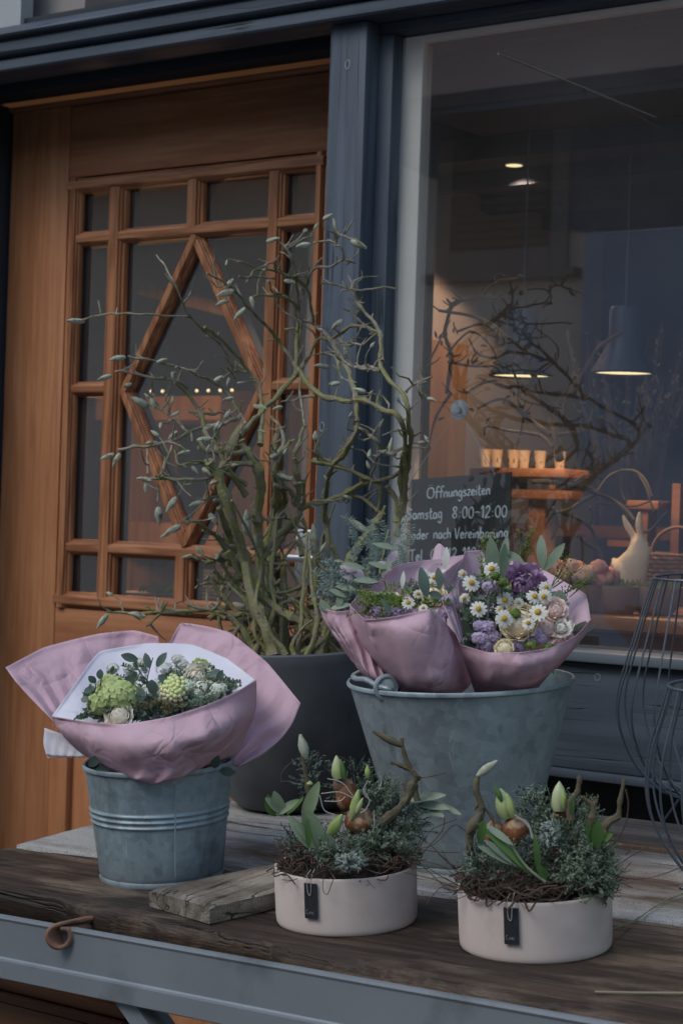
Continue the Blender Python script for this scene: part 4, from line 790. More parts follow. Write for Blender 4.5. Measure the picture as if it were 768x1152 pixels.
TR = [ # frame, pts, r0, r1, kind
 (FB, [(180, 985), (168, 880), (190, 760), (160, 600), (120, 500), (60, 350)], 8, 3.5), (FB, [(300, 985), (260, 870), (200, 720), (170, 560), (120, 400), (60, 220), (20, 150)], 9, 4),
 (FB, [(400, 990), (330, 880), (280, 760), (275, 500), (300, 400), (310, 250), (300, 100), (330, 0)], 8, 4), (FB, [(480, 880), (430, 850), (330, 800), (230, 730), (170, 650), (100, 540)], 8, 3.5),
 (FB, [(440, 985), (400, 880), (420, 700), (430, 640)], 6, 3), (FB, [(500, 985), (530, 880), (590, 760), (640, 560), (720, 450), (768, 370)], 8, 4.2), (FB, [(230, 590), (300, 490), (400, 390), (425, 345), (560, 310), (690, 240)], 5, 3.0),
 (FB, [(600, 985), (575, 600), (540, 500), (520, 400), (530, 250), (560, 160), (630, 60), (655, 0)], 4.5, 2.6), (FB, [(270, 985), (240, 760), (235, 560), (232, 400), (245, 250), (200, 130), (150, 60)], 8, 4.5),
 (FB, [(350, 985), (345, 800), (340, 620), (300, 560), (310, 420), (345, 320), (320, 200)], 6, 3.5), (FB, [(465, 780), (480, 640), (480, 560)], 4.5, 3), (FB, [(230, 985), (150, 860), (80, 800), (20, 830)], 6, 2.5),
 (FB, [(200, 900), (120, 780), (60, 700), (10, 650)], 5, 2.2), (FB, [(320, 985), (300, 900), (200, 820), (110, 820)], 6, 3), (FB, [(280, 900), (290, 700), (275, 600), (330, 480), (400, 400)], 6, 4), (FB, [(560, 985), (520, 900), (530, 860), (500, 760)], 8, 5),
 (FB, [(400, 345), (410, 240), (385, 150), (405, 80), (430, 0)], 4.6, 2.0), (FB, [(200, 160), (120, 160), (60, 190), (0, 150)], 4, 2.5), (FB, [(330, 250), (300, 180), (350, 90), (370, 60)], 3.5, 2), (FB, [(390, 300), (350, 265), (300, 250)], 3, 2.5), (FB, [(430, 350), (432, 260), (425, 230)], 2.5, 2), (FB, [(200, 385), (280, 395), (370, 398)], 2.3, 1.8),
 (FB, [(420, 400), (440, 440), (430, 460)], 2.8, 1.6), (FB, [(130, 520), (80, 540), (40, 580), (0, 590)], 4, 2.0), (FB, [(100, 700), (150, 640), (180, 560)], 5, 4),
 (FA, [(435, 922), (415, 790), (413, 600), (408, 400), (392, 250), (365, 160), (320, 120)], 2.2, 1.5), (FA, [(390, 650), (300, 525), (190, 405), (110, 310), (10, 258)], 2.6, 1.3),
 (FA, [(150, 960), (215, 890), (280, 820), (400, 690), (490, 550), (560, 535), (640, 485), (750, 510)], 4.6, 1.8), (FA, [(395, 700), (400, 500), (395, 400), (320, 355), (210, 360)], 3.4, 1.4), (FA, [(470, 470), (440, 320), (350, 265), (230, 240), (180, 300)], 2.6, 1.2),
 (FA, [(420, 460), (490, 490), (560, 570), (620, 680), (650, 790), (660, 900)], 1.8, 2.8), (FA, [(440, 310), (470, 240), (540, 225), (600, 195), (575, 130), (510, 118), (470, 125)], 2.2, 1.1), (FA, [(570, 130), (585, 90), (640, 110)], 1.7, 1.1), (FA, [(583, 92), (570, 70), (566, 55)], 1.4, 1.1), (FA, [(600, 195), (640, 205)], 1.8, 1.6),
 (FA, [(768, 640), (760, 560), (745, 490), (670, 390), (655, 335)], 3.2, 1.8), (FA, [(655, 335), (590, 310), (520, 300)], 1.7, 1.1), (FA, [(655, 335), (710, 330), (768, 318), (830, 322)], 1.6, 1.0), (FA, [(640, 740), (600, 640), (580, 600), (510, 605)], 1.8, 1.1), (FA, [(760, 680), (660, 665), (600, 640)], 2.0, 1.4),
 (FA, [(750, 510), (700, 500), (640, 430), (620, 420)], 1.8, 1.2), (FA, [(750, 515), (690, 560), (625, 570), (580, 540)], 1.8, 1.4), (FA, [(655, 380), (690, 385)], 1.3, 1), (FA, [(655, 395), (620, 365)], 1.3, 1), (FA, [(240, 1000), (250, 900), (240, 760), (180, 670), (90, 560), (0, 490)], 3.6, 1.5), (FA, [(180, 685), (120, 690), (80, 715)], 1.6, 1.1),
 (FE, [(430, 372), (400, 300), (325, 232), (290, 150), (252, 93)], 1.6, 1.1), (FE, [(325, 232), (230, 228), (150, 223), (85, 240)], 1.4, 1.0), (FA, [(275, 290), (290, 330), (330, 350)], 1.6, 1.3), (FA, [(350, 275), (300, 215), (240, 230)], 1.6, 1.0), (FA, [(215, 235), (170, 212), (135, 210)], 1.4, 1.2), (FA, [(300, 280), (230, 275), (150, 270)], 1.6, 1.2), (FA, [(330, 500), (370, 495), (400, 530)], 1.0, 1.4),
 (FA, [(330, 815), (400, 800), (480, 790)], 1.3, 1.6),
 (FD, [(600, 480), (575, 350), (500, 310), (430, 275), (330, 270), (215, 240), (120, 110)], 3.6, 2.8), (FD, [(560, 860), (575, 740), (600, 650), (605, 560), (620, 460), (610, 350), (600, 260), (500, 140), (492, 0)], 4.4, 2.2), (FD, [(560, 800), (590, 700), (580, 560), (600, 480)], 4.4, 3.2),
 (FD, [(600, 235), (650, 195), (715, 165)], 2.2, 1.3), (FD, [(650, 200), (660, 235), (690, 255)], 1.4, 1.1), (FD, [(500, 490), (470, 440), (425, 402)], 2.4, 1.8), (FD, [(450, 600), (490, 500), (560, 500)], 1.8, 2.6), (FD, [(480, 750), (480, 640), (350, 570), (200, 530)], 2.2, 3), (FD, [(150, 740), (300, 690), (430, 630), (540, 600), (600, 560)], 3.0, 2.2), (FD, [(480, 750), (420, 700), (360, 690)], 2.2, 1.6),
 (FD, [(300, 50), (380, 210), (390, 300), (385, 400), (350, 480), (290, 545)], 1.8, 3.4), (FD, [(370, 190), (320, 170), (300, 90), (250, 65)], 1.7, 1.2), (FD, [(350, 120), (420, 125), (490, 135)], 1.5, 2.0), (FD, [(290, 540), (250, 525), (220, 500)], 1.8, 1.2), (FD, [(20, 340), (70, 400), (60, 480), (20, 520)], 2, 3),
 (FD, [(590, 500), (600, 700), (560, 800)], 3.4, 3.6), (FD, [(520, 640), (560, 700), (570, 790)], 3.6, 3.0),
 (FC, [(700, 330), (620, 200), (520, 140), (420, 105), (340, 85), (250, 68)], 2.6, 1.1), (FC, [(480, 190), (430, 160), (330, 150), (240, 130), (200, 130)], 2.2, 1.1), (FC, [(700, 600), (620, 480), (560, 380), (530, 300), (480, 210), (430, 170)], 4.6, 1.8), (FC, [(480, 360), (400, 290), (330, 252)], 1.8, 1.2),
 (FC, [(680, 300), (600, 330), (520, 340), (420, 395), (330, 410), (215, 425)], 3.0, 1.6), (FC, [(640, 480), (600, 500), (540, 540), (430, 540), (340, 535)], 3, 1.8), (FC, [(420, 410), (380, 510), (370, 540)], 2, 1.3), (FC, [(325, 425), (325, 520)], 1.7, 1.3), (FC, [(470, 545), (445, 600)], 1.6, 1.1), (FC, [(365, 560), (365, 625)], 1.5, 1.3),
 (FC, [(640, 800), (590, 760), (560, 730), (500, 702), (460, 705)], 2.8, 1.3), (FC, [(620, 600), (560, 608), (540, 615)], 2.2, 1.4), (FC, [(600, 540), (620, 460), (680, 345)], 4.2, 4.6), (FC, [(720, 1000), (640, 940), (570, 925), (555, 910)], 4.5, 1.2), (FC, [(590, 935), (530, 945), (505, 955)], 1.6, 1.1),
 (FC, [(780, 1050), (620, 1030), (470, 1040), (320, 1050), (170, 1045)], 4.5, 1.2), (FC, [(470, 1050), (400, 1040), (320, 1100)], 2.2, 1.4), (FC, [(620, 1070), (560, 1040), (500, 1025), (475, 1020)], 2.6, 1.2), (FC, [(345, 1040), (315, 1025)], 1.6, 1.1), (FC, [(640, 840), (580, 850), (545, 860)], 2.4, 1.2), (FC, [(590, 750), (620, 790), (680, 900), (720, 980)], 2.6, 5),
 (FC, [(340, 150), (345, 200), (340, 230)], 1.4, 1.0), (FC, [(430, 130), (400, 230), (410, 260)], 1.5, 1.1), (FC, [(480, 280), (560, 290), (600, 285)], 1.8, 1.4), (FC, [(700, 130), (660, 130), (620, 150)], 1.8, 1.2), (FC, [(430, 430), (440, 480), (500, 480), (560, 470)], 1.6, 1.3), (FC, [(520, 400), (560, 430), (640, 440), (712, 430)], 3.2, 3.6), (FC, [(700, 560), (640, 520), (560, 500), (540, 480)], 3.4, 2), (FC, [(580, 350), (590, 400), (570, 440)], 2, 1.4)]
groups = {'a': MB(), 'b': MB()}; BD_EXTRA = []
cent = []
for fr, pts, r0, r1 in TR:
    low = frame_pts(fr, [pts[0]])[0][1] > 560 or max(r0, r1) > 3.3
    cent.append((mbranch(groups['a' if low else 'b'], fr, pts, r0, r1, off=(rnd(-.09, .09) if frame_pts(fr, [pts[0]])[0][1] > 690 else 0)), r0, r1))
# spur twigs
for c, r0, r1 in cent:
    for i in range(2, len(c)-2, 3):
        if random.random() < .55:
            t = (c[i+1]-c[i-1]).normalized(); d = (t*.5+V((rnd(-1, 1), rnd(-.6, .6), rnd(-.5, 1)))).normalized(); L_ = rnd(.006, .028)
            p1_ = c[i]+d*L_*.5; p2_ = c[i]+d*L_+V((rnd(-.004, .004), rnd(-.004, .004), rnd(0, .005)))
            groups['a' if r0 > 3.3 else 'b'].tube([c[i], p1_, p2_], [.0022, .0017, .0012], 6, jit=.2)
# dense crossing low stems inside the planter
for i in range(30):
    x0 = rnd(262, 400); x1 = x0+rnd(-70, 60); y1 = rnd(560, 700); xm = (x0+x1)/2+rnd(-12, 12)
    mbranch(groups['a'], None, [(x0, 738), (xm+rnd(-8, 8), 738+(y1-738)*.3), (xm, 738+(y1-738)*.62), (x1, y1)], rnd(2.2, 5.0), rnd(1.0, 2.0), k=5, off=rnd(-.11, .11))
# fine kinked twigs growing off the traced stems
src = [q_ for q_ in cent if q_[1] > 1.6]
for i in range(210):
    c_, a_, b_ = random.choice(src); j = random.randrange(2, len(c_)-1); p = c_[j].copy(); t = (c_[j]-c_[j-1]).normalized(); d = (t*.4+Rv*rnd(-1, 1)+Uv*rnd(-.5, 1)+dv*rnd(-.8, .8)).normalized(); pts_ = [p.copy()]
    for s_ in range(random.choice((2, 3, 4))):
        p = p+d*rnd(.010, .022); pts_.append(p.copy()); d = (d+Rv*rnd(-.9, .9)+Uv*rnd(-.5, .8)+dv*rnd(-.5, .5)).normalized()
    n_ = len(pts_); groups['b'].tube(pts_, [(.0020-.0011*k/(n_-1))*rnd(.85, 1.2) for k in range(n_)], 6, jit=.15)
    if random.random() < .3: BD_EXTRA.append((p, d))
for i in range(24):
    x0 = rnd(262, 395); y0 = rnd(620, 730); x1 = x0+rnd(-45, 45); y1 = y0+rnd(-45, 10)
    mbranch(groups['a'], None, [(x0, y0), ((x0+x1)/2, (y0+y1)/2+rnd(-8, 8)), (x1, y1)], rnd(2, 4), rnd(1, 2), k=5)
groups['a'].build('stems', M_bark, mg, world=True); groups['b'].build('twigs', M_barkg, mg, world=True)
BD = [(FA, 292, 114, 1, .1, 20), (FA, 430, 137, -1, -.35, 22), (FA, 660, 132, 1, -.6, 24), (FA, 563, 48, -.3, 1, 16), (FA, 110, 300, -.6, -.8, 22), (FA, 95, 342, -.9, -.35, 24), (FA, 80, 382, -.9, -.5, 22), (FA, 155, 430, -.7, -.8, 22), (FA, 205, 380, .2, -1, 16), (FA, 365, 293, 1, -.4, 16), (FA, 575, 475, -.8, -.8, 20), (FA, 515, 660, -1, 0, 22), (FA, 568, 735, -.8, -.4, 16), (FA, 578, 655, .1, -1, 16),
 (FA, 57, 718, -.7, -.7, 18), (FA, 102, 725, -.2, -1, 12), (FA, 105, 800, -1, -.4, 14), (FA, 240, 838, 1, -.4, 24), (FA, 318, 840, -1, -.5, 20), (FE, 72, 242, -1, -.1, 26), (FE, 402, 60+8, 1, .4, 2),
 (FC, 215, 78, -1, -.3, 22), (FC, 165, 150, -1, -.5, 22), (FC, 375, 88, 1, .2, 18), (FC, 422, 145, .1, -1, 18), (FC, 250, 180, -.8, -.6, 18), (FC, 300, 246, -1, .4, 24), (FC, 345, 250, .2, -1, 24), (FC, 430, 290, -.9, -.7, 20), (FC, 425, 370, -.8, -.8, 20), (FC, 345, 400, -1, -.2, 18), (FC, 175, 452, -1, -.5, 22), (FC, 208, 462, -.5, -1, 20), (FC, 465, 438, -.9, -.4, 24), (FC, 555, 345, 1, .4, 24), (FC, 540, 388, 1, 0, 20), (FC, 318, 540, -1, .05, 22), (FC, 319, 570, 0, -1, 16), (FC, 418, 632, -.6, -1, 22), (FC, 368, 675, .05, -1, 28), (FC, 510, 632, -1, -.5, 24), (FC, 425, 730, -.9, -.6, 30), (FC, 395, 752, -.9, -.6, 20), (FC, 572, 690, .6, -1, 20), (FC, 525, 812, .6, -1, 22), (FC, 600, 615, 1, .1, 18), (FC, 645, 488, 1, 0, 20), (FC, 550, 510, .7, -.8, 20), (FC, 505, 505, .5, -.8, 18), (FC, 155, 1078, -.6, -.9, 22), (FC, 288, 1057, -1, .1, 20), (FC, 600, 175, -.6, -.7, 2), (FC, 595, 155, -1, -.7, 18),
 (FD, 710, 265, 1, -.6, 18), (FD, 415, 398, -1, .2, 12), (FD, 535, 465, .2, 1, 18), (FD, 520, 497, -1, .1, 24), (FD, 240, 122, -1, 0, 22), (FD, 295, 195, -1, -.3, 14), (FD, 400, 815, -1, .55, 28), (FB, 475, 490, -.1, 1, 30), (FB, 345, 218, -1, .2, 26), (FB, 125, 425, 0, 1, 26), (FB, 182, 420, 0, 1, 28), (FB, 222, 490, .1, 1, 24), (FB, 38, 395, .6, -1, 22), (FB, 400, 245, .9, 0, 14), (FB, 250, 20, -1, 0, 14), (FB, 70, 315, 0, 1, 16)]
for fr, x, y, dx, dy, L_ in BD:
    if L_ < 5: continue
    px_, py_ = frame_pts(fr, [(x, y)])[0]; D = dfield(px_, py_)-.004; c = at(px_, py_, D); L2 = L_*.68*D/F*rnd(.75, 1.2)
    d = (Rv*dx+Uv*dy+dv*rnd(-.5, .2)).normalized(); mbd = MB(); pts = [c+d*L2*t+Uv*.0015*math.sin(t*3) for t in (-.55, -.4, -.15, .12, .38, .6, .75)]
    r = L2*rnd(.19, .25); mbd.tube(pts, [r*.45, r*.85, r, r*.98, r*.72, r*.38, r*.08], 9, jit=.08); mbd.build('bud', M_bud, mg, world=True)
for p, d in BD_EXTRA:
    L2 = rnd(.009, .019); r = L2*rnd(.2, .28); pts = [p+d*L2*t for t in (-.1, .0, .3, .6, .9, 1.15)]; MB().tube(pts, [r*.4, r*.8, r, r*.9, r*.5, r*.08], 8, jit=.12).build('bud', M_bud, mg, world=True)
# ================================================================= paper sheets
def sheet(name, rows, mt, parent, nu=90, nv=60, amp=0.0100, seed=0, fr=34, solid=.0006, lip=0):
    R = []
    for r in rows:
        w = [at(*p) for p in r]; c = cr(w, 16); cl_ = [w[min(i_//16, len(w)-2)].lerp(w[min(i_//16, len(w)-2)+1], (i_/16-min(i_//16, len(w)-2))) for i_ in range(len(c))]; c = [p_.lerp(q2_, .6) for p_, q2_ in zip(c, cl_)] 
        tot = [0]
        for i in range(1, len(c)): tot.append(tot[-1]+(c[i]-c[i-1]).length)
        rr = []
        j = 0
        for i in range(nu):
            s_ = tot[-1]*i/(nu-1)
            while j < len(tot)-2 and tot[j+1] < s_: j += 1
            t = (s_-tot[j])/max(1e-9, tot[j+1]-tot[j]); rr.append(c[j].lerp(c[j+1], min(1, max(0, t))))
        R.append(rr)
    out = []
    k = max(2, nv//(len(rows)-1))
    cols_ = [cr([R[j][i] for j in range(len(rows))], k) for i in range(nu)]
    nr = len(cols_[0])
    for j in range(nr): out.append([cols_[i][j] for i in range(nu)])
    rs = random.Random(seed*17+3); PK = rs.choice((5, 6, 7)); DIRS = []
    for k_ in range(5):
        an_ = rs.uniform(0, math.pi); f_ = rs.uniform(8, 26); DIRS.append((math.cos(an_)*f_, math.sin(an_)*f_, rs.uniform(0, 9), 9/f_*rs.uniform(.6, 1.1)))
    for j in range(nr):
        for i in range(nu):
            p = out[j][i]; e = min(1, j/3)*.75+.25
            low = j/(nr-1); lw_ = .5+1.9*low*low; sx_, sy_ = p.dot(Rv), p.dot(Uv); q_ = V((sx_, sy_, seed*1.3))
            w1, w2 = noise.noise(q_*7), noise.noise(q_*7+V((5, 5, 0))); a = 0
            for (fx_, fy_, ph_, am_) in DIRS:
                u_ = sx_*fx_+sy_*fy_+ph_+w1*.55+w2*.3; tr = abs(2*(u_-math.floor(u_+.5)))
                gt = max(0, .25+noise.noise(q_*9+V((ph_, 0, 0)))*2.2); a += am_*tr*min(1.3, gt)*lw_
            pu = i/(nu-1)*PK+.9*noise.noise(q_*10)+low*.5; tr = abs(2*(pu-math.floor(pu+.5))); a += tr*low*1.6
            a = amp*(a-.6+noise.noise(q_*16)*.5)
            out[j][i] = p - dv*a*e + Uv*a*.3*e
    mb = MB().grid(out); o = mb.build(name, mt, parent, world=True, solid=solid, auto=False); return o
def flowers_setup():
    pass
M_petalw = mat('daisy petals', (.78, .77, .70), (.70, .70, .62), scale=60, rough=.6, trans=.2)
M_yel = mat('daisy centre', (.62, .38, .04), (.5, .28, .03), scale=200, rough=.8, bump=.8, bscale=600)
M_leafg = mat('sage leaf', (.16, .22, .15), (.11, .16, .10), scale=20, rough=.55, trans=.15, spec=.4)
M_leafp = mat('pale leaf', (.30, .36, .26), (.21, .27, .18), scale=20, rough=.5, trans=.2)
M_leafd = mat('dark eucalyptus leaf', (.12, .175, .14), (.08, .125, .10), scale=20, rough=.5, trans=.1)
M_leaffresh = mat('fresh green', (.20, .30, .06), (.13, .21, .04), scale=25, rough=.6, trans=.2)
M_lime = mat('lime blossom', (.66, .74, .34), (.50, .60, .24), scale=60, rough=.7, trans=.2)
M_sagefine = mat('grey green needles', (.12, .155, .125), (.085, .11, .085), scale=30, rough=.85)
M_violet = mat('violet petals', (.46, .30, .46), (.30, .17, .32), scale=40, rough=.6, trans=.15)
M_lilac = mat('lilac florets', (.60, .50, .66), (.48, .38, .56), scale=80, rough=.7, trans=.2)
M_cream = mat('cream yellow petals', (.95, .90, .66), (.93, .80, .60), scale=16, rough=.6, trans=.2)
M_blush = mat('blush petals', (.93, .80, .73), (.90, .70, .63), scale=20, rough=.6, trans=.25)
M_creamw = mat('ivory petals', (.93, .89, .79), (.90, .82, .68), scale=20, rough=.6, trans=.3)
M_burg = mat('purple heart', (.06, .04, .06), (.03, .025, .03), scale=80, rough=.8)
def facing(tilt=.35): return (-dv*1.0+Uv*tilt+Rv*rnd(-.45, .45)+Uv*rnd(-.3, .35)).normalized()
def basis(n):
    a = n.cross(V((0, 0, 1))).normalized(); b = n.cross(a); return a, b
def daisy(par, c, r, n=None):
    r *= rnd(.78, .98)
    n = n or facing(.4); a, b = basis(n); mb = MB(); k = random.choice((12, 13, 14)); dr_ = rnd(.0, .45); ph = rnd(0, 6)
    for i in range(k):
        an = ph+math.tau*i/k+rnd(-.08, .08); d = a*math.cos(an)+b*math.sin(an)-n*dr_*rnd(.3, 1)
        mb.leaf(c+d*r*.22, d, n, r*rnd(.72, .82), r*.40, curl=.15, fold=.2, seg=4, tip=.6, blunt=.62)
    mb.tube([c-n*.001, c-n*.02-Uv*.01, c-n*.03-Uv*.04], .0008, 4)
    f = mb.build('daisy', M_petalw, par, world=True); 
    y = MB(); y.ball(c+n*r*.10, (r*.33, r*.33, r*.24), 12, 8, M=Matrix((a, b, n)).transposed().to_4x4(), nz=.0006, nf=900); y.build('daisy_centre', M_yel, f, world=True)
def layered(par, name, c, r, mt, n=None, layers=6, close=.6, heart=None, wpet=1.0, ruff=.1):
    """rosette of overlapping cupped petals; close near 1 opens the outer petals"""
    n = n or facing(.5); a, b = basis(n); mb = MB(); M3 = Matrix((a, b, n)).transposed().to_4x4()
    mb.ball(c, (r*.62, r*.62, r*.50), 14, 8, M=M3)
    for l in range(layers):
        t = l/max(1, layers-1); th0 = .10+1.05*t; k = int(3+6*t); ph = l*.9+rnd(-.3, .3)
        for i in range(k):
            an = ph+math.tau*i/k+rnd(-.12, .12); rows = []; wa = math.tau/k*.78*wpet; R0 = r*(.70+.12*t)*rnd(.96, 1.04)
            for u in range(7):
                uu = u/6; row = []
                th = th0+.75-uu*(.95-.25*t)
                for v in range(7):
                    vv = (v/6-.5)*2; edge = abs(vv)**2.2
                    az = an+vv*wa*(.55+.45*math.sin(math.pi*min(1, uu*.9+.1)))
                    fl = close*t*uu*uu*r*.55; rr = R0+fl+r*.045*uu*uu+r*ruff*uu*noise.noise(V((vv*2.5+l*5, uu*3, i*2.3+r*99)))
                    tt_ = th+edge*.22*uu+close*t*uu*.35+ruff*.5*uu*noise.noise(V((vv*3+i, l*2.1, r*77)))
                    rad = a*math.cos(az)+b*math.sin(az); row.append(c+(rad*math.sin(tt_)+n*math.cos(tt_)*.82)*rr)
                rows.append(row)
            mb.grid(rows)
    o = mb.build(name, mt, par, world=True)
    if heart:
        h = MB(); h.ball(c+n*r*.60, (r*.22, r*.22, r*.12), 12, 8, nz=.001, nf=700); h.build('flower_heart', heart, o, world=True)
    return o
def florets(par, name, c, r, mt, k=60, fr=.0035, flat=.75):
    mb = MB(); n = facing(.5)
    for i in range(k):
        d = V((rnd(-1, 1), rnd(-1, 1), rnd(-1, 1))).normalized()
        if d.dot(n) < -.3: d = -d
        p = c+V((d.x, d.y, d.z*flat))*r*rnd(.75, 1); a, b = basis((d+n*.3).normalized()); ph = rnd(0, 3)
        for q_ in range(4):
            an = ph+q_*math.pi/2; dd = a*math.cos(an)+b*math.sin(an)+d*.3; mb.leaf(p, dd, d, fr*rnd(.8, 1.2), fr*.9, seg=2, tip=.5)
    mb.tube([c, c-n*.03-Uv*.03], .001, 4)
    return mb.build(name, mt, par, world=True)
def sprig(mb, p, d, L_, k, ll, lw, droop=.2, stem=.0007, opp=True, n=None):
    d = V(d).normalized(); side = d.cross(-dv).normalized() if abs(d.dot(dv)) < .95 else Rv; pts = [p+d*L_*t+V((0, 0, -droop*L_*t*t))+side*.1*L_*math.sin(t*3) for t in lerpl(0, 1, 6)]
    mb.tube(pts, [stem*(1.2-.5*i/5) for i in range(6)], 4, mi=0)
    for i in range(k):
        t = .15+.85*(i+.5)/k; j = min(4, int(t*5)); q_ = pts[j].lerp(pts[j+1], t*5-j)
        for s_ in ((-1, 1) if opp else (random.choice((-1, 1)),)):
            dd = (side*s_+d*rnd(.3, .9)+dv*rnd(-.7, .5)).normalized(); mb.leaf(q_, dd, (-dv+V((0, 0, .6))+V((rnd(-.5, .5), rnd(-.5, .5), 0))), ll*rnd(.7, 1.15), lw*rnd(.8, 1.1), curl=rnd(-.1, .35), seg=3, tip=.8)
def fine_fill(par, name, c, r, mt, k=60, L_=(.02, .045), ll=.006, lw=.003, up=1.0, nl=6):
    mb = MB()
    for i in range(k):
        p = c+Rv*rnd(-r[0], r[0])+Uv*rnd(-r[1], r[1])+dv*rnd(-.01, .03); d = Rv*rnd(-.7, .7)+Uv*rnd(.1, up)-dv*rnd(.1, .7); sprig(mb, p, d, rnd(*L_), nl, ll, lw, stem=.0005)
    return mb.build(name, mt, par, world=True)
# ---------------------------------------------------------------- left bouquet
lbq = thing('wrapped_bouquet', 'bouquet of lime green and cream flowers lined with white tissue, in the small zinc bucket', 'bouquet', at(185, 900, 2.854), TM, 'bouquets wrapped in pink paper')
sheet('wrapping_paper', [[(6, 751, 2.93), (50, 728, 3.0), (110, 713, 3.03), (150, 709, 3.03), (178, 716, 3.0)], [(22, 772, 2.90), (60, 764, 2.95), (110, 758, 2.99), (150, 755, 3.0), (182, 762, 2.97)], [(60, 812, 2.87), (85, 817, 2.9), (115, 815, 2.93), (150, 810, 2.93), (182, 812, 2.93)], [(108, 856, 2.87), (120, 858, 2.88), (135, 860, 2.88), (155, 862, 2.88), (180, 862, 2.88)]], M_pink, lbq, amp=0.0090, seed=1, fr=23)
sheet('wrapping_paper', [[(190, 724, 3.03), (203, 701, 3.05), (230, 704, 3.03), (259, 712, 3.01), (300, 745, 2.96), (338, 791, 2.9)], [(190, 760, 3.0), (212, 745, 3.01), (232, 748, 3.0), (256, 756, 2.97), (292, 784, 2.92), (326, 818, 2.88)], [(190, 800, 2.95), (215, 800, 2.96), (235, 803, 2.95), (255, 812, 2.93), (280, 826, 2.9), (302, 845, 2.88)], [(190, 856, 2.88), (205, 857, 2.88), (222, 858, 2.88), (240, 859, 2.88), (256, 860, 2.88), (270, 864, 2.87)]], M_pink, lbq, amp=0.0100, seed=2, fr=23)
sheet('tissue_liner', [[(58, 806, 2.83), (85, 768, 2.89), (112, 733, 2.96), (165, 724, 2.98), (215, 725, 2.97), (255, 741, 2.92), (287, 765, 2.82)], [(95, 815, 2.80), (108, 792, 2.87), (128, 770, 2.92), (165, 762, 2.94), (205, 762, 2.92), (235, 770, 2.88), (268, 780, 2.8)], [(150, 838, 2.83), (155, 832, 2.86), (165, 826, 2.87), (180, 822, 2.87), (195, 824, 2.87), (205, 828, 2.86), (215, 832, 2.83)]], M_wpaper, lbq, amp=0.0070, seed=3, fr=25)
# pale folded strip on the right hand sheet
sheet('tissue_liner', [[(50, 819, 2.89), (70, 826, 2.88), (90, 834, 2.87), (106, 840, 2.86)], [(49, 836, 2.89), (70, 840, 2.88), (90, 845, 2.87), (106, 848, 2.86)], [(53, 851, 2.89), (70, 852, 2.88), (90, 852, 2.87), (106, 851, 2.86)]], M_wpaper, lbq, nu=20, nv=10, amp=0.0040, seed=5)
tt = MB()
for i in range(9): a_ = at(52+i*5, 851.3, 2.889); b_ = at(57+i*5, 851.5, 2.889); tt.add([a_, b_, at(54.5+i*5, 853.6, 2.889)], [(0, 1, 2)])
tt.build('serrated_edge', M_wpaper, lbq, world=True)
tt = MB()
for i in range(8): a_ = at(203+i*7, 702+i*1.3, 3.048-i*.004); b_ = at(210+i*7, 703.3+i*1.3, 3.044-i*.004); tt.add([a_, b_, at(206.5+i*7, 700.2+i*1.3, 3.046-i*.004)], [(0, 1, 2)])
tt.build('serrated_edge', M_pink, lbq, world=True)
sheet('wrapping_paper', [[(58, 806, 2.825), (98, 812, 2.76), (140, 815, 2.72), (188, 807, 2.70), (232, 793, 2.72), (264, 779, 2.76), (288, 765, 2.815)], [(66, 822, 2.82), (102, 834, 2.75), (144, 840, 2.70), (190, 838, 2.68), (234, 828, 2.69), (266, 812, 2.74), (287, 797, 2.82)], [(88, 845, 2.83), (115, 856, 2.76), (148, 864, 2.72), (188, 864, 2.70), (228, 854, 2.72), (256, 838, 2.76), (278, 824, 2.84)], [(112, 860, 2.85), (130, 871, 2.78), (155, 879, 2.735), (180, 883, 2.725), (206, 875, 2.735), (230, 862, 2.77), (262, 851, 2.84)], [(140, 868, 2.85), (148, 872, 2.82), (160, 877, 2.79), (180, 880, 2.78), (200, 877, 2.79), (215, 870, 2.82), (225, 862, 2.85)]], M_pink, lbq, nu=120, nv=80, amp=0.0120, seed=4, fr=27)
dk = MB(); 
for i in range(26):
    p = at(rnd(130, 232), rnd(852, 862), rnd(2.80, 2.89)); dk.tube([p, p+V((rnd(-.01, .01), rnd(-.01, .01), -.09))], .003, 6)
for (x, y) in ((100, 862), (108, 866), (232, 866), (240, 864), (247, 867), (226, 872)): p = at(x, y, 2.77); dk.leaf(p, (rnd(-1, 1), rnd(-.3, .3), rnd(-.2, .6)), -dv, .025, .014)
dk.build('stems', M_leafd, lbq, world=True)
for (x, y, r) in ((134, 782, .034), (113, 792, .020), (124, 770, .018)): florets(lbq, 'lime_flower', at(x, y, 2.775), r, M_lime, 260 if r > .03 else 110, .0060)
def cone_flower(par, c, r):
    n = facing(.3); a, b = basis(n); mb = MB()
    for i in range(46):
        t = i/46; ph = i*2.399; rr = r*math.sqrt(t)*.95; h = r*.75*(1-t*t); mb.ball(c+(a*math.cos(ph)+b*math.sin(ph))*rr+n*h, r*.17, 8, 6)
    return mb.build('cone_flower', mat('lime and blush buds', (.72, .78, .36), (.88, .74, .56), scale=26, rough=.6, lo=.45, hi=.6), par, world=True)
cone_flower(lbq, at(197, 776, 2.77), .0225)
layered(lbq, 'rose', at(134, 806, 2.750), .019, M_creamw, layers=5, ruff=.05)
layered(lbq, 'carnation', at(222, 764, 2.83), .021, M_creamw, layers=5, ruff=.22); layered(lbq, 'carnation', at(238, 772, 2.82), .016, M_creamw, layers=4, ruff=.2)
layered(lbq, 'carnation', at(226, 752, 2.85), .014, M_lime, layers=4, ruff=.2)
M_pg = mat('pale green lace', (.72, .78, .66), (.58, .66, .54), scale=50, rough=.7)
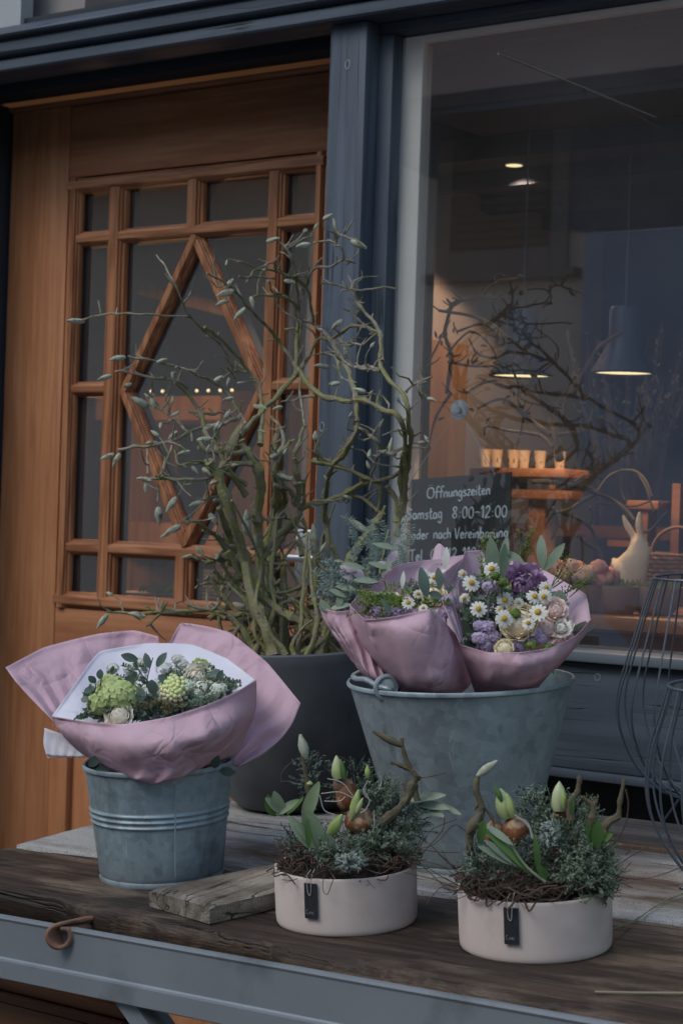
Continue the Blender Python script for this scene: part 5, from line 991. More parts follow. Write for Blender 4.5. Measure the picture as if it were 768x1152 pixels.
for (x, y, r) in ((176, 800, .012), (246, 776, .014), (168, 778, .014), (180, 770, .013), (120, 776, .012), (226, 776, .016), (162, 792, .016), (238, 786, .014), (193, 798, .013), (150, 800, .012), (212, 772, .013), (212, 792, .018), (182, 786, .014), (222, 784, .014), (150, 752, .016), (185, 752, .014), (172, 790, .012), (246, 782, .01), (205, 748, .012), (127, 752, .01), (160, 745, .010), (200, 742, .010)): florets(lbq, 'lace_flower', at(x, y, 2.80 if y > 770 else 2.86), r, M_pg if y > 770 else M_petalw, 70, .003)
fine_fill(lbq, 'filler_greenery', at(170, 797, 2.78), (.07, .010), M_sagefine, 90, (.015, .03), .005, .003)
fine_fill(lbq, 'filler_greenery', at(165, 808, 2.765), (.060, .006), M_sagefine, 90, (.012, .024), .006, .004); fine_fill(lbq, 'filler_greenery', at(222, 797, 2.765), (.035, .006), M_leafg, 60, (.012, .024), .006, .004); fine_fill(lbq, 'filler_greenery', at(104, 796, 2.79), (.012, .02), M_leafg, 30, (.012, .024), .006, .004)
fine_fill(lbq, 'filler_greenery', at(178, 775, 2.83), (.09, .022), M_leafg, 60, (.015, .035), .006, .0035)
fine_fill(lbq, 'filler_greenery', at(185, 797, 2.76), (.04, .006), mat('rusty filler', (.20, .17, .08), (.12, .13, .06), scale=40, rough=.8), 60, (.01, .022), .004, .002)
fine_fill(lbq, 'filler_greenery', at(245, 775, 2.82), (.02, .012), M_leafg, 26, (.015, .03), .006, .003)
ev = MB()
for (x, y, dx, dy, L_, w) in ((168, 752, -.3, 1, .026, .014), (176, 750, .6, .9, .028, .015), (155, 742, -1, .25, .028, .016), (150, 760, -.5, -.7, .024, .02), (170, 765, .2, -1, .026, .019), (178, 760, .7, -.5, .022, .016), (160, 775, -.2, -1, .022, .018), (235, 762, .8, .6, .022, .012), (244, 764, .6, .9, .018, .01), (108, 768, -.8, .7, .016, .013), (104, 776, -1, -.1, .014, .012), (112, 764, .1, 1, .016, .013), (100, 788, -1, .2, .014, .014), (106, 792, -.7, -.7, .014, .012), (118, 770, .9, .3, .014, .012)): 
    ev.leaf(at(x, y, 2.76), Rv*dx+Uv*dy-dv*rnd(-.2, .4), -dv+Uv*rnd(-.2, .6), L_*.88, w*.82, curl=.15, seg=5, tip=.6)
for (x, y, x2, y2) in ((165, 790, 172, 740), (120, 795, 106, 765), (125, 800, 98, 788), (225, 795, 246, 760), (170, 770, 152, 745)): ev.tube(cr([at(x, y, 2.82), at((x+x2)/2-3, (y+y2)/2, 2.78), at(x2, y2, 2.77)], 4), .0009, 5)
ev.build('eucalyptus_sprig', M_leafd, lbq, world=True)
# ---------------------------------------------------------------- middle bouquet
mbq = thing('wrapped_bouquet', 'pink wrapped bouquet with sage foliage, left half of the large bucket', 'bouquet', at(480, 830, 2.9), TM, 'bouquets wrapped in pink paper')
sheet('wrapping_paper', [[(394, 681, 2.82), (413, 656, 2.88), (435, 641, 2.92), (458, 633, 2.95), (490, 629, 2.97), (524, 624, 2.97)], [(398, 690, 2.83), (420, 675, 2.89), (440, 662, 2.93), (462, 656, 2.95), (492, 652, 2.96), (522, 650, 2.95)], [(425, 740, 2.86), (438, 735, 2.88), (450, 732, 2.9), (468, 730, 2.9), (490, 728, 2.9), (510, 730, 2.88)]], M_pinkin, mbq, amp=0.0060, seed=6, fr=25)
sheet('wrapping_paper', [[(359, 683, 2.86), (378, 688, 2.83), (398, 686, 2.84), (425, 690, 2.86)], [(366, 700, 2.86), (384, 706, 2.82), (402, 706, 2.83), (430, 706, 2.85)], [(384, 728, 2.86), (398, 734, 2.82), (415, 736, 2.82), (440, 736, 2.85)], [(402, 755, 2.87), (415, 762, 2.82), (430, 766, 2.82), (448, 766, 2.86)], [(418, 772, 2.88), (426, 778, 2.85), (438, 780, 2.85), (452, 780, 2.87)]], M_pink, mbq, amp=0.0110, seed=7, fr=29)
sheet('wrapping_paper', [[(393, 680, 2.82), (411, 697, 2.75), (446, 693, 2.72), (483, 686, 2.73), (505, 708, 2.77), (524, 728, 2.84)], [(396, 700, 2.83), (418, 712, 2.75), (448, 712, 2.71), (482, 710, 2.71), (508, 726, 2.76), (528, 742, 2.84)], [(408, 732, 2.84), (432, 745, 2.77), (456, 750, 2.73), (484, 748, 2.72), (510, 752, 2.76), (530, 758, 2.85)], [(432, 760, 2.86), (448, 770, 2.80), (464, 776, 2.765), (486, 779, 2.755), (508, 777, 2.78), (528, 772, 2.86)], [(450, 776, 2.89), (458, 784, 2.87), (470, 790, 2.86), (486, 792, 2.86), (502, 790, 2.87), (516, 784, 2.9)]], M_pink, mbq, nu=110, nv=80, amp=0.0084, seed=8, fr=27)
sheet('tissue_liner', [[(483, 684, 2.735), (492, 690, 2.76), (504, 704, 2.78), (520, 722, 2.82)], [(480, 692, 2.75), (490, 700, 2.77), (502, 712, 2.79), (516, 730, 2.83)]], M_wpaper, mbq, nu=24, nv=8, amp=0.0020, seed=9)
sheet('wrapping_paper', [[(486, 628, 2.99), (489, 616, 2.99), (494, 611, 2.99), (501, 617, 2.985), (506, 626, 2.98)], [(486, 640, 2.97), (490, 636, 2.97), (495, 635, 2.97), (501, 637, 2.97), (506, 642, 2.97)]], M_pinkin, mbq, nu=20, nv=8, amp=0.0020, seed=10)
for (x, y, r, dd) in ((459, 678, .0105, 2.77), (478, 648, .0115, 2.84), (488, 650, .011, 2.83), (470, 668, .009, 2.78), (483, 657, .009, 2.82), (476, 684, .009, 2.76), (498, 646, .009, 2.85)): daisy(mbq, at(x, y, dd), r)
layered(mbq, 'ranunculus', at(440, 682, 2.80), .018, M_cream, layers=5); layered(mbq, 'ranunculus', at(487, 670, 2.80), .018, M_cream, layers=5)
for (x, y) in ((424, 688), (447, 689), (500, 690), (505, 676), (432, 690), (458, 688)): florets(mbq, 'lilac_flower', at(x, y, 2.79), .011, M_lilac, 50, .003)
fine_fill(mbq, 'filler_greenery', at(455, 682, 2.79), (.055, .006), M_leaffresh, 60, (.015, .03), .005, .003)
fine_fill(mbq, 'filler_greenery', at(480, 668, 2.82), (.035, .008), M_leafg, 30, (.015, .03), .005, .003)
lv = MB()
for (x, y, dx, dy, L_, w) in ((480, 672, -.2, 1, .044, .016), (440, 690, -.6, .9, .026, .009), (497, 672, -.9, .3, .02, .012), (495, 662, -.1, 1, .03, .012)): lv.leaf(at(x, y, 2.745), Rv*dx+Uv*dy, -dv, L_, w, curl=.1, seg=6, tip=.7)
islands(lv, 'dark_leaf', M_leafd, mbq)
lv = MB(); lv.leaf(at(500, 640, 2.80), Rv*.1+Uv, -dv, .032, .012, seg=5)
lv.leaf(at(452, 662, 2.76), Rv*.1+Uv, -dv, .025, .007, seg=5); islands(lv, 'pale_leaf', M_petalw, mbq)
fine_fill(mbq, 'filler_greenery', at(421, 688, 2.79), (.008, .018), mat('yellow green filler', (.22, .25, .07), (.15, .17, .05), scale=30), 26, (.03, .06), .004, .003)
# sage foliage to the left
sg = MB()
for i in range(46):
    x, y = rnd(370, 418), rnd(655, 690); p = at(x, y, rnd(2.86, 2.93)); sprig(sg, p, Rv*rnd(-.6, .5)+Uv*rnd(.3, 1)-dv*rnd(-.1, .4), rnd(.03, .06), 9, .008, .0022, stem=.0006)
for i in range(30):
    x, y = rnd(395, 455), rnd(610, 665); p = at(x, y, rnd(2.95, 3.0)); sprig(sg, p, Rv*rnd(-.4, .5)+Uv, rnd(.03, .07), 12, .009, .0016, stem=.0006)
sg.build('grey_foliage', mat('silver sage sprigs', (.20, .26, .23), (.14, .19, .16), scale=30, rough=.8), mbq, world=True)
lv = MB()
for (x, y, dx, dy, L_, w) in ((395, 680, -1, -.1, .032, .010), (425, 655, -1, .2, .036, .011), (410, 640, -1, .35, .034, .010), (372, 690, -.7, .9, .024, .012), (380, 684, .2, 1, .024, .011), (400, 664, -1, .3, .03, .011), (436, 640, -.9, .4, .03, .01), (446, 618, -1, .35, .036, .010), (390, 672, -.9, .5, .028, .010), (415, 672, .9, .3, .03, .010), (430, 648, .4, .8, .028, .010), (366, 690, -.3, 1, .022, .012)): lv.leaf(at(x, y, 2.85), Rv*dx+Uv*dy-dv*.1, -dv+Uv*.7, L_, w, curl=.2, seg=5, tip=.7)
islands(lv, 'sage_leaf', M_leafp, mbq)
lv = MB()
for (x, y) in ((400, 642), (410, 650), (436, 634), (440, 642), (396, 652)): lv.leaf(at(x, y, 2.86), Rv*rnd(-1, 1)+Uv*rnd(.2, 1), -dv+Uv*.4, .024, .014, seg=4)
islands(lv, 'pale_petal', mat('pale mauve petal', (.50, .43, .47), (.42, .36, .42), rough=.6), mbq)
# ---------------------------------------------------------------- right bouquet
rbq = thing('wrapped_bouquet', 'pink wrapped bouquet with purple and cream blooms, right half of the large bucket', 'bouquet', at(575, 830, 2.9), TM, 'bouquets wrapped in pink paper')
sheet('wrapping_paper', [[(499, 664, 2.82), (520, 629, 2.9), (524, 620, 2.96), (549, 619, 3.0), (574, 627, 3.0), (606, 638, 2.98), (634, 654, 2.93), (659, 669, 2.86), (664, 698, 2.8)], [(508, 690, 2.83), (524, 665, 2.89), (534, 652, 2.94), (552, 648, 2.97), (575, 652, 2.97), (600, 662, 2.95), (624, 675, 2.91), (642, 688, 2.86), (650, 706, 2.81)], [(545, 745, 2.86), (550, 735, 2.88), (556, 730, 2.9), (566, 728, 2.9), (578, 728, 2.9), (590, 730, 2.9), (600, 733, 2.89), (608, 738, 2.88), (614, 742, 2.86)]], M_pinkin, rbq, nu=110, nv=50, amp=0.0070, seed=11, fr=25)
sheet('wrapping_paper', [[(517, 725, 2.77), (548, 734, 2.71), (584, 734, 2.68), (622, 728, 2.70), (648, 715, 2.74), (665, 696, 2.80)], [(521, 740, 2.78), (550, 748, 2.71), (586, 750, 2.68), (620, 744, 2.70), (642, 732, 2.75), (658, 714, 2.81)], [(527, 758, 2.81), (552, 765, 2.73), (584, 767, 2.71), (612, 760, 2.73), (630, 748, 2.78), (640, 736, 2.84)], [(532, 774, 2.84), (550, 778, 2.79), (575, 779, 2.765), (596, 775, 2.775), (612, 764, 2.81), (624, 752, 2.86)], [(540, 790, 2.88), (552, 794, 2.86), (570, 796, 2.86), (585, 794, 2.86), (598, 784, 2.88), (608, 770, 2.9)]], M_pink, rbq, nu=110, nv=80, amp=0.0076, seed=12, fr=25)
sheet('wrapping_paper', [[(489, 655, 2.80), (498, 645, 2.83), (508, 637, 2.86), (519, 629, 2.90)], [(495, 672, 2.79), (502, 664, 2.82), (508, 655, 2.85), (518, 645, 2.89)], [(506, 700, 2.77), (510, 690, 2.79), (513, 680, 2.82), (518, 668, 2.86)], [(517, 726, 2.77), (519, 722, 2.78), (521, 716, 2.80), (524, 710, 2.82)]], M_pinkin, rbq, nu=24, nv=30, amp=0.0040, seed=13)
layered(rbq, 'cream_ranunculus', at(584, 701, 2.755), .029, M_cream, facing(.3), layers=7, close=.35, wpet=1.2, ruff=.05)
layered(rbq, 'cream_ranunculus', at(567, 730, 2.74), .014, M_cream, facing(.3), layers=5, close=.4, ruff=.05)
layered(rbq, 'purple_ranunculus', at(588, 658, 2.81), .026, M_violet, (-dv*1.0+Uv*.25-Rv*.1).normalized(), layers=8, close=1.0, heart=M_burg, wpet=.7, ruff=.14)
layered(rbq, 'peach_ranunculus', at(583, 668, 2.82), .026, M_blush, layers=5, close=.9)
for (x, y, r, cl) in ((614, 707, .022, .8), (628, 703, .017, .9), (627, 722, .019, .8), (610, 722, .018, .9), (624, 686, .016, .7)): layered(rbq, 'lisianthus', at(x, y, 2.77), r, M_blush, layers=4, close=cl, ruff=.18, wpet=1.2)
layered(rbq, 'pale_blossom', at(631, 707, 2.755), .012, M_petalw, layers=3, close=.8, ruff=.2)
for (x, y, r, dd) in ((530, 656, .0145, 2.77), (538, 685, .0145, 2.75), (568, 675, .0135, 2.755), (601, 671, .0135, 2.765), (605, 689, .0150, 2.74), (567, 696, .0140, 2.73), (594, 701, .0125, 2.72), (614, 661, .0115, 2.77), (553, 640, .0135, 2.80), (521, 646, .010, 2.8), (612, 671, .0120, 2.76), (548, 633, .009, 2.83), (522, 673, .009, 2.78), (583, 678, .009, 2.75), (562, 686, .009, 2.75), (590, 683, .008, 2.76)): daisy(rbq, at(x, y, dd), r)
for (x, y, r) in ((541, 718, .014), (548, 706, .014), (554, 716, .012), (539, 704, .01), (583, 725, .013), (578, 722, .012), (601, 712, .012), (608, 719, .010), (596, 722, .010), (550, 660, .010), (560, 659, .009), (587, 728, .010), (546, 725, .01)): florets(rbq, 'lilac_flower', at(x, y, 2.755), r, M_lilac, 85, .0032)
for (x, y, r) in ((598, 727, .010), (579, 690, .009), (616, 729, .009), (565, 655, .010), (556, 648, .008)): florets(rbq, 'green_filler_flower', at(x, y, 2.74), r, M_leaffresh, 70, .0028)
layered(rbq, 'green_bud', at(566, 661, 2.79), .012, M_lime, layers=4, close=.2)
fine_fill(rbq, 'filler_greenery', at(545, 692, 2.79), (.030, .035), M_leafg, 90, (.015, .04), .006, .003); fine_fill(rbq, 'filler_greenery', at(588, 695, 2.80), (.035, .03), M_leafg, 70, (.015, .035), .006, .003)
fine_fill(rbq, 'filler_greenery', at(565, 655, 2.84), (.03, .015), M_leaffresh, 40, (.02, .05), .004, .003); fine_fill(rbq, 'filler_greenery', at(575, 715, 2.79), (.06, .02), M_leafd, 70, (.015, .03), .008, .005)
mb = MB()
for (x, y, dx, dy, L_) in ((575, 640, .5, 1, .075), (585, 645, .2, 1, .08), (565, 635, -.3, 1, .06), (600, 650, .6, .9, .07), (612, 668, .9, .9, .07), (632, 670, .9, .7, .05), (630, 690, .1, 1, .05), (545, 640, -.2, 1, .05), (555, 636, -.5, 1, .05), (640, 672, .8, 1, .05), (620, 660, .4, 1, .06), (580, 632, .6, 1, .045)):
    p = at(x, y, 2.85); d = (Rv*dx+Uv*dy-dv*.1).normalized()
    for s_ in range(3):
        dd = (d+Rv*rnd(-.3, .3)).normalized(); pe = p+dd*L_*rnd(.7, 1); mb.tube([p, (p+pe)/2+Rv*.002, pe], .0006, 4)
        for k in range(8): q_ = p.lerp(pe, rnd(.45, 1)); mb.ball(q_+V((rnd(-.005, .005), rnd(-.005, .005), rnd(-.004, .004))), rnd(.001, .0019), 5, 4)
mb.build('seed_sprigs', mat('olive seed sprigs', (.20, .23, .06), (.12, .16, .05), scale=40, rough=.7), rbq, world=True)
lv = MB()
for (x, y, dx, dy, L_, w) in ((556, 652, -.1, 1, .062, .022), (545, 668, .3, 1, .05, .014), (563, 648, .15, 1, .06, .014), (610, 640, -.05, 1, .05, .016), (612, 642, .7, 1, .050, .015), (590, 640, -.5, .6, .035, .014), (628, 666, -.9, -.6, .03, .014), (620, 690, .9, .5, .032, .013), (530, 700, -.9, .4, .03, .011), (640, 722, 1, .7, .045, .009), (628, 664, .5, -1, .022, .014)): lv.leaf(at(x, y, 2.82), Rv*dx+Uv*dy-dv*rnd(-.1, .2), -dv+Uv*.3+Rv*rnd(-.3, .3), L_, w, curl=.12, seg=6, tip=.75)
islands(lv, 'sage_leaf', M_leafp, rbq)
lv = MB()
for (x, y, dx, dy, L_, w) in ((565, 650, .1, 1, .05, .014), (532, 716, -.2, 1, .05, .018), (527, 722, -.1, 1, .055, .012), (540, 725, .1, 1, .04, .016), (536, 696, -1, .6, .03, .008), (632, 716, 1, .6, .042, .008), (608, 680, .3, 1, .03, .014)): lv.leaf(at(x, y, 2.79), Rv*dx+Uv*dy, -dv+Rv*.2, L_, w, curl=.1, seg=5, tip=.7)
islands(lv, 'dark_leaf', M_leafg, rbq)
# ================================================================= planted bowls
M_bulb = mat('bulb skin', (.27, .10, .04), (.12, .045, .022), scale=70, sc=(1, 1, .15), rough=.5, bump=.8, bscale=110, bdist=.003, c3=(.40, .27, .16), c3s=45, c3lo=.52, c3hi=.60)
M_shoot = mat('hyacinth shoot', (.34, .44, .10), (.50, .56, .30), scale=20, sc=(1, 1, .4), rough=.45, trans=.15)
M_shootw = mat('pale shoot', (.55, .60, .38), (.40, .50, .18), scale=20, rough=.45, trans=.15)
M_tangle = mat('dry root tangle', (.10, .065, .045), (.06, .038, .028), scale=30, rough=.9)
M_lichen = mat('pale lichen', (.42, .47, .42), (.32, .38, .33), scale=60, rough=.95)
M_foli = mat('thyme leaves', (.17, .215, .145), (.10, .14, .09), scale=22, rough=.8, c3=(.17, .21, .17), c3s=30)
M_wirew = mat('pale root wire', (.42, .40, .36), rough=.6)
M_tag = mat('black slate tag', (.018, .020, .024), (.03, .033, .038), scale=30, rough=.45)
M_twigol = mat('olive twig', (.14, .115, .07), (.085, .075, .045), scale=30, rough=.9, bump=.8, bscale=160, bdist=.002)
M_leafolive = mat('olive leaf', (.20, .27, .14), (.29, .35, .24), scale=18, rough=.42, trans=.12)
M_leaffg = mat('bright leaf', (.13, .25, .07), (.09, .18, .05), scale=18, rough=.45, trans=.15)
M_stam = mat('tag print', (.35, .33, .28), rough=.6)
def foliage(par, c, r, k, mt, ll=.0052, L_=(.012, .026), name='foliage', up=.3):
    mb = MB(); k = int(k*1.35)
    for i in range(k):
        u = V((rnd(-1, 1), rnd(-1, 1), rnd(-.8, 1)));
        if u.length > 1: u.normalize()
        p = c+Rv*u.x*r[0]+dv*u.y*r[1]+Uv*u.z*r[2]; d = (Rv*u.x+dv*u.y+Uv*(u.z+up)+V((rnd(-.6, .6), rnd(-.6, .6), rnd(-.3, .6)))).normalized(); L2 = rnd(*L_)
        mb.tube([p, p+d*L2], .0005, 4)
        for j in range(11):
            t = (j+1)/11; q_ = p+d*L2*t; e = V((rnd(-1, 1), rnd(-1, 1), rnd(-1, 1))); e = (e-d*e.dot(d)).normalized(); mb.leaf(q_, e+d*.8, d, ll*rnd(.7, 1.2), ll*.42, seg=2, tip=.6)
    return mb.build(name, mt, par, world=True)
def tangle(par, c, r, k, mt=M_tangle, hh=.02, rad=(.0005, .0012)):
    mb = MB()
    for i in range(k):
        a = rnd(0, math.tau); rr = rnd(.55, 1.08); pts = []
        da = rnd(.25, .8)*random.choice((-1, 1)); z = rnd(-.004, hh)
        for j in range(5):
            t = j/4; an = a+da*t; q_ = rr+rnd(-.12, .12); pts.append(c+TX*math.cos(an)*r*q_+TY*math.sin(an)*r*q_+TN*(z+rnd(-.006, .008)))
        mb.tube(cr(pts, 3), rnd(*rad), 4, jit=.1)
    for i in range(int(k*.35)):
        a = rnd(0, math.tau); p = c+(TX*math.cos(a)+TY*math.sin(a))*r*rnd(.8, 1); d = TX*math.cos(a)+TY*math.sin(a)+TN*rnd(.0, 1.3); d += V((rnd(-.4, .4), rnd(-.4, .4), rnd(-.3, .3)))
        L2 = rnd(.015, .045); pts = [p, p+d*L2*.5+V((rnd(-.004, .004), 0, rnd(-.004, .004))), p+d*L2]; mb.tube(cr(pts, 3), .0005, 4)
        if random.random() < .6: mb.tube([pts[1], pts[1]+(d+V((rnd(-1, 1), rnd(-1, 1), rnd(-1, 1)))).normalized()*L2*.4], .0004, 4)
    return mb.build('root_tangle', mt, par, world=True)
def wtube(par, name, fr, pts, r0, r1, D, mt, kn=.3, k=5, dz=0, seg=8):
    pp = frame_pts(fr, pts); w = [at(x, y, D+dz*i/len(pp)) for i, (x, y) in enumerate(pp)]; c = cr(w, k); n = len(c)
    rad = [(r0+(r1-r0)*i/(n-1))/fr[2]*1.0*D/F*(1+kn*1.5*noise.noise(c[i]*120)+(.3*kn/.3 if i % k == 0 and kn > .1 else 0)) for i in range(n)]
    return MB().tube(c, rad, seg, jit=.08).build(name, mt, par, world=True)
def spindle(par, name, fr, a, b, r, D, mt, D2=None, prof=(.35, .8, 1, .95, .6, .25)):
    (x0, y0), (x1, y1) = frame_pts(fr, [a, b]); p, q_ = at(x0, y0, D), at(x1, y1, D2 or D); n = len(prof); rr = r/fr[2]*D/F
    return MB().tube([p.lerp(q_, i/(n-1)) for i in range(n)], [rr*z for z in prof], 14, jit=.03).build(name, mt, par, world=True)
def leafpx(mb, fr, a, b, w, D, D2=None, nrm=None, curl=.12):
    (x0, y0), (x1, y1) = frame_pts(fr, [a, b]); p, q_ = at(x0, y0, D), at(x1, y1, D2 or D-.015); d = q_-p
    mb.leaf(p, d, nrm or (-dv+Uv*.5+Rv*rnd(-.3, .3)), d.length, w/fr[2]*D/F, curl=curl, seg=8, tip=.85, fold=.25)
def pot(label, px, py, R, H, tagx, tagh):
    b = ontab(px, py); t = thing('planted_bowl', label, 'planter', b, TM, 'pale round bowls planted with bulbs')
    pr = [(0, 0), (R*.955, 0), (R*.975, .0008), (R*.990, .0032), (R*.997, .0075), (R, .014), (R*1.004, H*.5), (R*1.008, H-.004), (R*1.004, H-.001), (R*.995, H), (R*.972, H-.0005), (R*.965, H-.004), (R*.96, H-.02), (0, H-.018)]
    MB().lathe(pr, 96, wob=.004).build('bowl', M_pot, t); MB().lathe([(0, H-.003), (R*.5, H-.004), (R*.955, H-.010)], 40).build('soil', M_soil, t)
    an = math.asin(tagx); o = V((math.sin(an), -math.cos(an), 0)); s = V((math.cos(an), math.sin(an), 0)); z = V((0, 0, 1)); w = .0093
    c = o*(R*1.008+.0016); tg = MB(); ht = H-.006; hb_ = ht-tagh
    for (a0, a1, d0) in ((-1, 1, 0),): 
        vs = [c+s*u*w+z*q_+o*dd for dd in (.0017, -.0003) for u, q_ in ((-1, hb_+.001), (-.9, hb_), (.9, hb_), (1, hb_+.001), (1, ht), (-1, ht))]
        tg.add(vs, [(0, 1, 2, 3, 4, 5), (11, 10, 9, 8, 7, 6)]+[(i, i+6, (i+1) % 6+6, (i+1) % 6) for i in range(6)])
    tgo = tg.build('label_tag', M_tag, t, smooth=False)
    pm = MB(); 
    def word(mb, text, x0, z0, h):
        x = x0
        for ch in text:
            wd, st_ = G[ch]
            for q_ in st_: mb.tube([c+s*(x+u*h)+z*(z0+v*h)+o*.0019 for u, v in q_], .0003, 4)
            x += wd*h
    word(pm, 'C.rei', -.0075, hb_+.006, .0055); pm.build('tag_print', M_stam, tgo)
    wr = MB(); wr.tube(cr([c+s*.003+z*(H+.012)+o*-.006, c+s*.003+z*(H+.004)+o*.003, c+s*.001+z*(H-.018)+o*.003, c-s*.001+z*(H-.021)+o*.003, c-s*.0035+z*(H-.016)+o*.003, c-s*.004+z*(H+.003)+o*.003, c-s*.003+z*(H+.01)-o*.006], 4), .0005, 5); wr.build('tag_wire', M_wirew, tgo)
    return t, b+TN*H
lp, lt = pot('left one of two pale clay bowls, with brown bulb and long sage leaves', 390, 1035, .0945, .0765, -.4625, .046)
Fp = (280, 800, 2.954); D0 = 2.56
tangle(lp, lt, .094, 130, hh=.022); tangle(lp, lt+TN*.010, .07, 40, hh=.02)
foliage(lp, at(428, 950, D0-.03), (.040, .03, .018), 170, M_foli); foliage(lp, at(425, 905, D0+.03), (.026, .03, .026), 120, M_foli); foliage(lp, at(385, 960, D0-.07), (.03, .015, .010), 70, M_foli); foliage(lp, at(455, 925, D0), (.022, .03, .022), 80, M_sagefine); foliage(lp, at(345, 950, D0), (.025, .03, .015), 50, M_sagefine); foliage(lp, at(395, 880, D0+.04), (.03, .01, .02), 40, M_sagefine)
foliage(lp, at(350, 880, D0+.05), (.012, .01, .030), 26, M_sagefine)
foliage(lp, at(394, 971, D0-.095), (.016, .008, .007), 120, M_lichen, ll=.003, L_=(.004, .009), name='lichen')
MB().ball(at(404, 925, D0-.03), (.0200, .018, .0185), 20, 14, nz=.0015, nf=60).build('bulb', M_bulb, lp, world=True)
spindle(lp, 'bulb_scale', Fp, (262, 420), (310, 345), 20, D0-.055, M_shoot)
MB().ball(at(390, 895, D0+.01), (.015, .016, .022), 18, 12, nz=.0015, nf=60).build('bulb', M_bulb, lp, world=True)
spindle(lp, 'shoot', Fp, (340, 360), (365, 262), 16, D0-.045, M_shoot); spindle(lp, 'shoot', Fp, (355, 340), (378, 290), 9, D0-.05, M_shoot)
spindle(lp, 'shoot', Fp, (298, 225), (290, 148), 22, D0, M_shootw, prof=(.8, 1, .95, .8, .5, .1)); spindle(lp, 'shoot', Fp, (318, 228), (305, 160), 9, D0-.01, M_leaffg)
spindle(lp, 'shoot', Fp, (395, 225), (393, 180), 10, D0+.02, M_shoot)
MB().ball(at(384, 884, D0+.01), (.012, .012, .012), 14, 10).build('bulb', mat('pale brown bulb neck', (.22, .13, .08), (.14, .07, .04), scale=30), lp, world=True)
lv = MB()
for a, b, w in (((250, 480), (210, 335), 42), ((225, 470), (135, 352), 44), ((180, 375), (226, 240), 46), ((110, 350), (85, 272), 42), ((90, 345), (160, 295), 28), ((205, 430), (190, 350), 30), ((290, 472), (262, 412), 34), ((110, 340), (60, 290), 30), ((245, 478), (150, 370), 26)): leafpx(lv, Fp, a, b, w, D0-.075)
islands(lv, 'leaf', M_leafolive, lp)
lv = MB()
leafpx(lv, Fp, (88, 350), (62, 285), 44, D0-.07); leafpx(lv, Fp, (200, 455), (195, 365), 22, D0-.085); leafpx(lv, Fp, (125, 345), (175, 290), 18, D0-.065)
islands(lv, 'green_leaf', M_leaffg, lp)
lv = MB()
for a, b, w in (((535, 298), (645, 275), 30), ((545, 305), (660, 318), 34), ((555, 315), (645, 345), 30), ((600, 300), (700, 338), 26), ((530, 300), (600, 288), 20)): leafpx(lv, Fp, a, b, w, D0, D0-.03)
islands(lv, 'leaf', M_leafp, lp)
for pts, r0, r1 in (([(210, 330), (195, 250), (185, 190), (178, 150)], 10, 6), ([(400, 400), (470, 350), (520, 300), (545, 240), (560, 220)], 17, 13), ([(560, 225), (530, 180), (510, 120), (508, 90)], 9, 5), ([(545, 200), (500, 180), (470, 172)], 7, 5), ([(560, 300), (550, 250), (562, 215)], 9, 10), ([(515, 330), (520, 280), (510, 240)], 8, 4)): wtube(lp, 'twig', Fp, pts, r0, r1, D0-.03, M_twigol)
spindle(lp, 'twig_bud', Fp, (190, 160), (170, 78), 17, D0-.03, M_bud); spindle(lp, 'twig_bud', Fp, (515, 120), (410, 68), 13, D0-.03, M_twigol); spindle(lp, 'twig_bud', Fp, (200, 250), (202, 232), 12, D0-.03, M_shoot)
wr = MB()
for pts in ([(235, 280), (250, 330), (285, 345)], [(240, 275), (300, 270), (345, 290)], [(250, 300), (300, 300), (320, 285)], [(380, 260), (400, 300), (385, 330), (370, 340)], [(430, 205), (440, 235), (432, 262)], [(260, 225), (310, 240), (350, 290)], [(300, 420), (340, 430), (410, 400), (415, 330)], [(395, 230), (380, 270), (405, 300)]):
    c = cr([at(x, y, D0-.055) for x, y in frame_pts(Fp, pts)], 5); wr.tube(c, .0007, 5)
wr.build('pale_roots', M_wirew, lp, world=True)
wr = MB()
for pts in ([(110, 200), (130, 180), (160, 158)], [(105, 235), (130, 235), (150, 245)], [(300, 150), (340, 175), (345, 190)], [(110, 240), (105, 215), (125, 185)], [(565, 225), (620, 215), (655, 205)], [(560, 460), (620, 440), (680, 380), (720, 400)], [(570, 480), (640, 400), (650, 350)], [(560, 470), (600, 400), (690, 360)], [(250, 540), (245, 590), (260, 610), (280, 560)], [(560, 460), (640, 470), (700, 470)]):
    c = cr([at(x, y, D0-.02 if y < 520 else D0-.1) for x, y in frame_pts(Fp, pts)], 5); wr.tube(c, .0006, 4)
islands(wr, 'wiry_stem', M_tangle, lp)
rp, rt_ = pot('right one of two pale clay bowls, with two sprouting bulbs and knobbly twigs', 602.5, 1063, .0960, .0765, -.38, .045)
Fq = (490, 830, 2.763); D1 = 2.413
tangle(rp, rt_, .096, 150, hh=.022, rad=(.0006, .0015)); tangle(rp, rt_+TN*.006-TX*.035-TY*.03, .06, 70, hh=.024)
foliage(rp, at(640, 958, D1-.02), (.046, .035, .030), 300, M_foli); foliage(rp, at(660, 985, D1-.06), (.030, .02, .020), 150, M_foli); foliage(rp, at(675, 1003, D1-.08), (.012, .008, .012), 30, M_foli); foliage(rp, at(613, 915, D1+.04), (.03, .02, .022), 90, M_foli); foliage(rp, at(552, 975, D1-.05), (.028, .02, .014), 100, M_foli); foliage(rp, at(640, 925, D1+.04), (.03, .02, .022), 90, M_foli)
foliage(rp, at(618, 940, D1-.06), (.008, .008, .012), 70, M_lichen, ll=.003, L_=(.004, .009), name='lichen'); foliage(rp, at(595, 957, D1-.07), (.010, .008, .012), 70, M_sagefine, ll=.003, L_=(.004, .009), name='lichen')
MB().ball(at(580, 935, D1-.03), (.0165, .015, .020), 20, 14, nz=.0015, nf=60).build('bulb', M_bulb, rp, world=True)
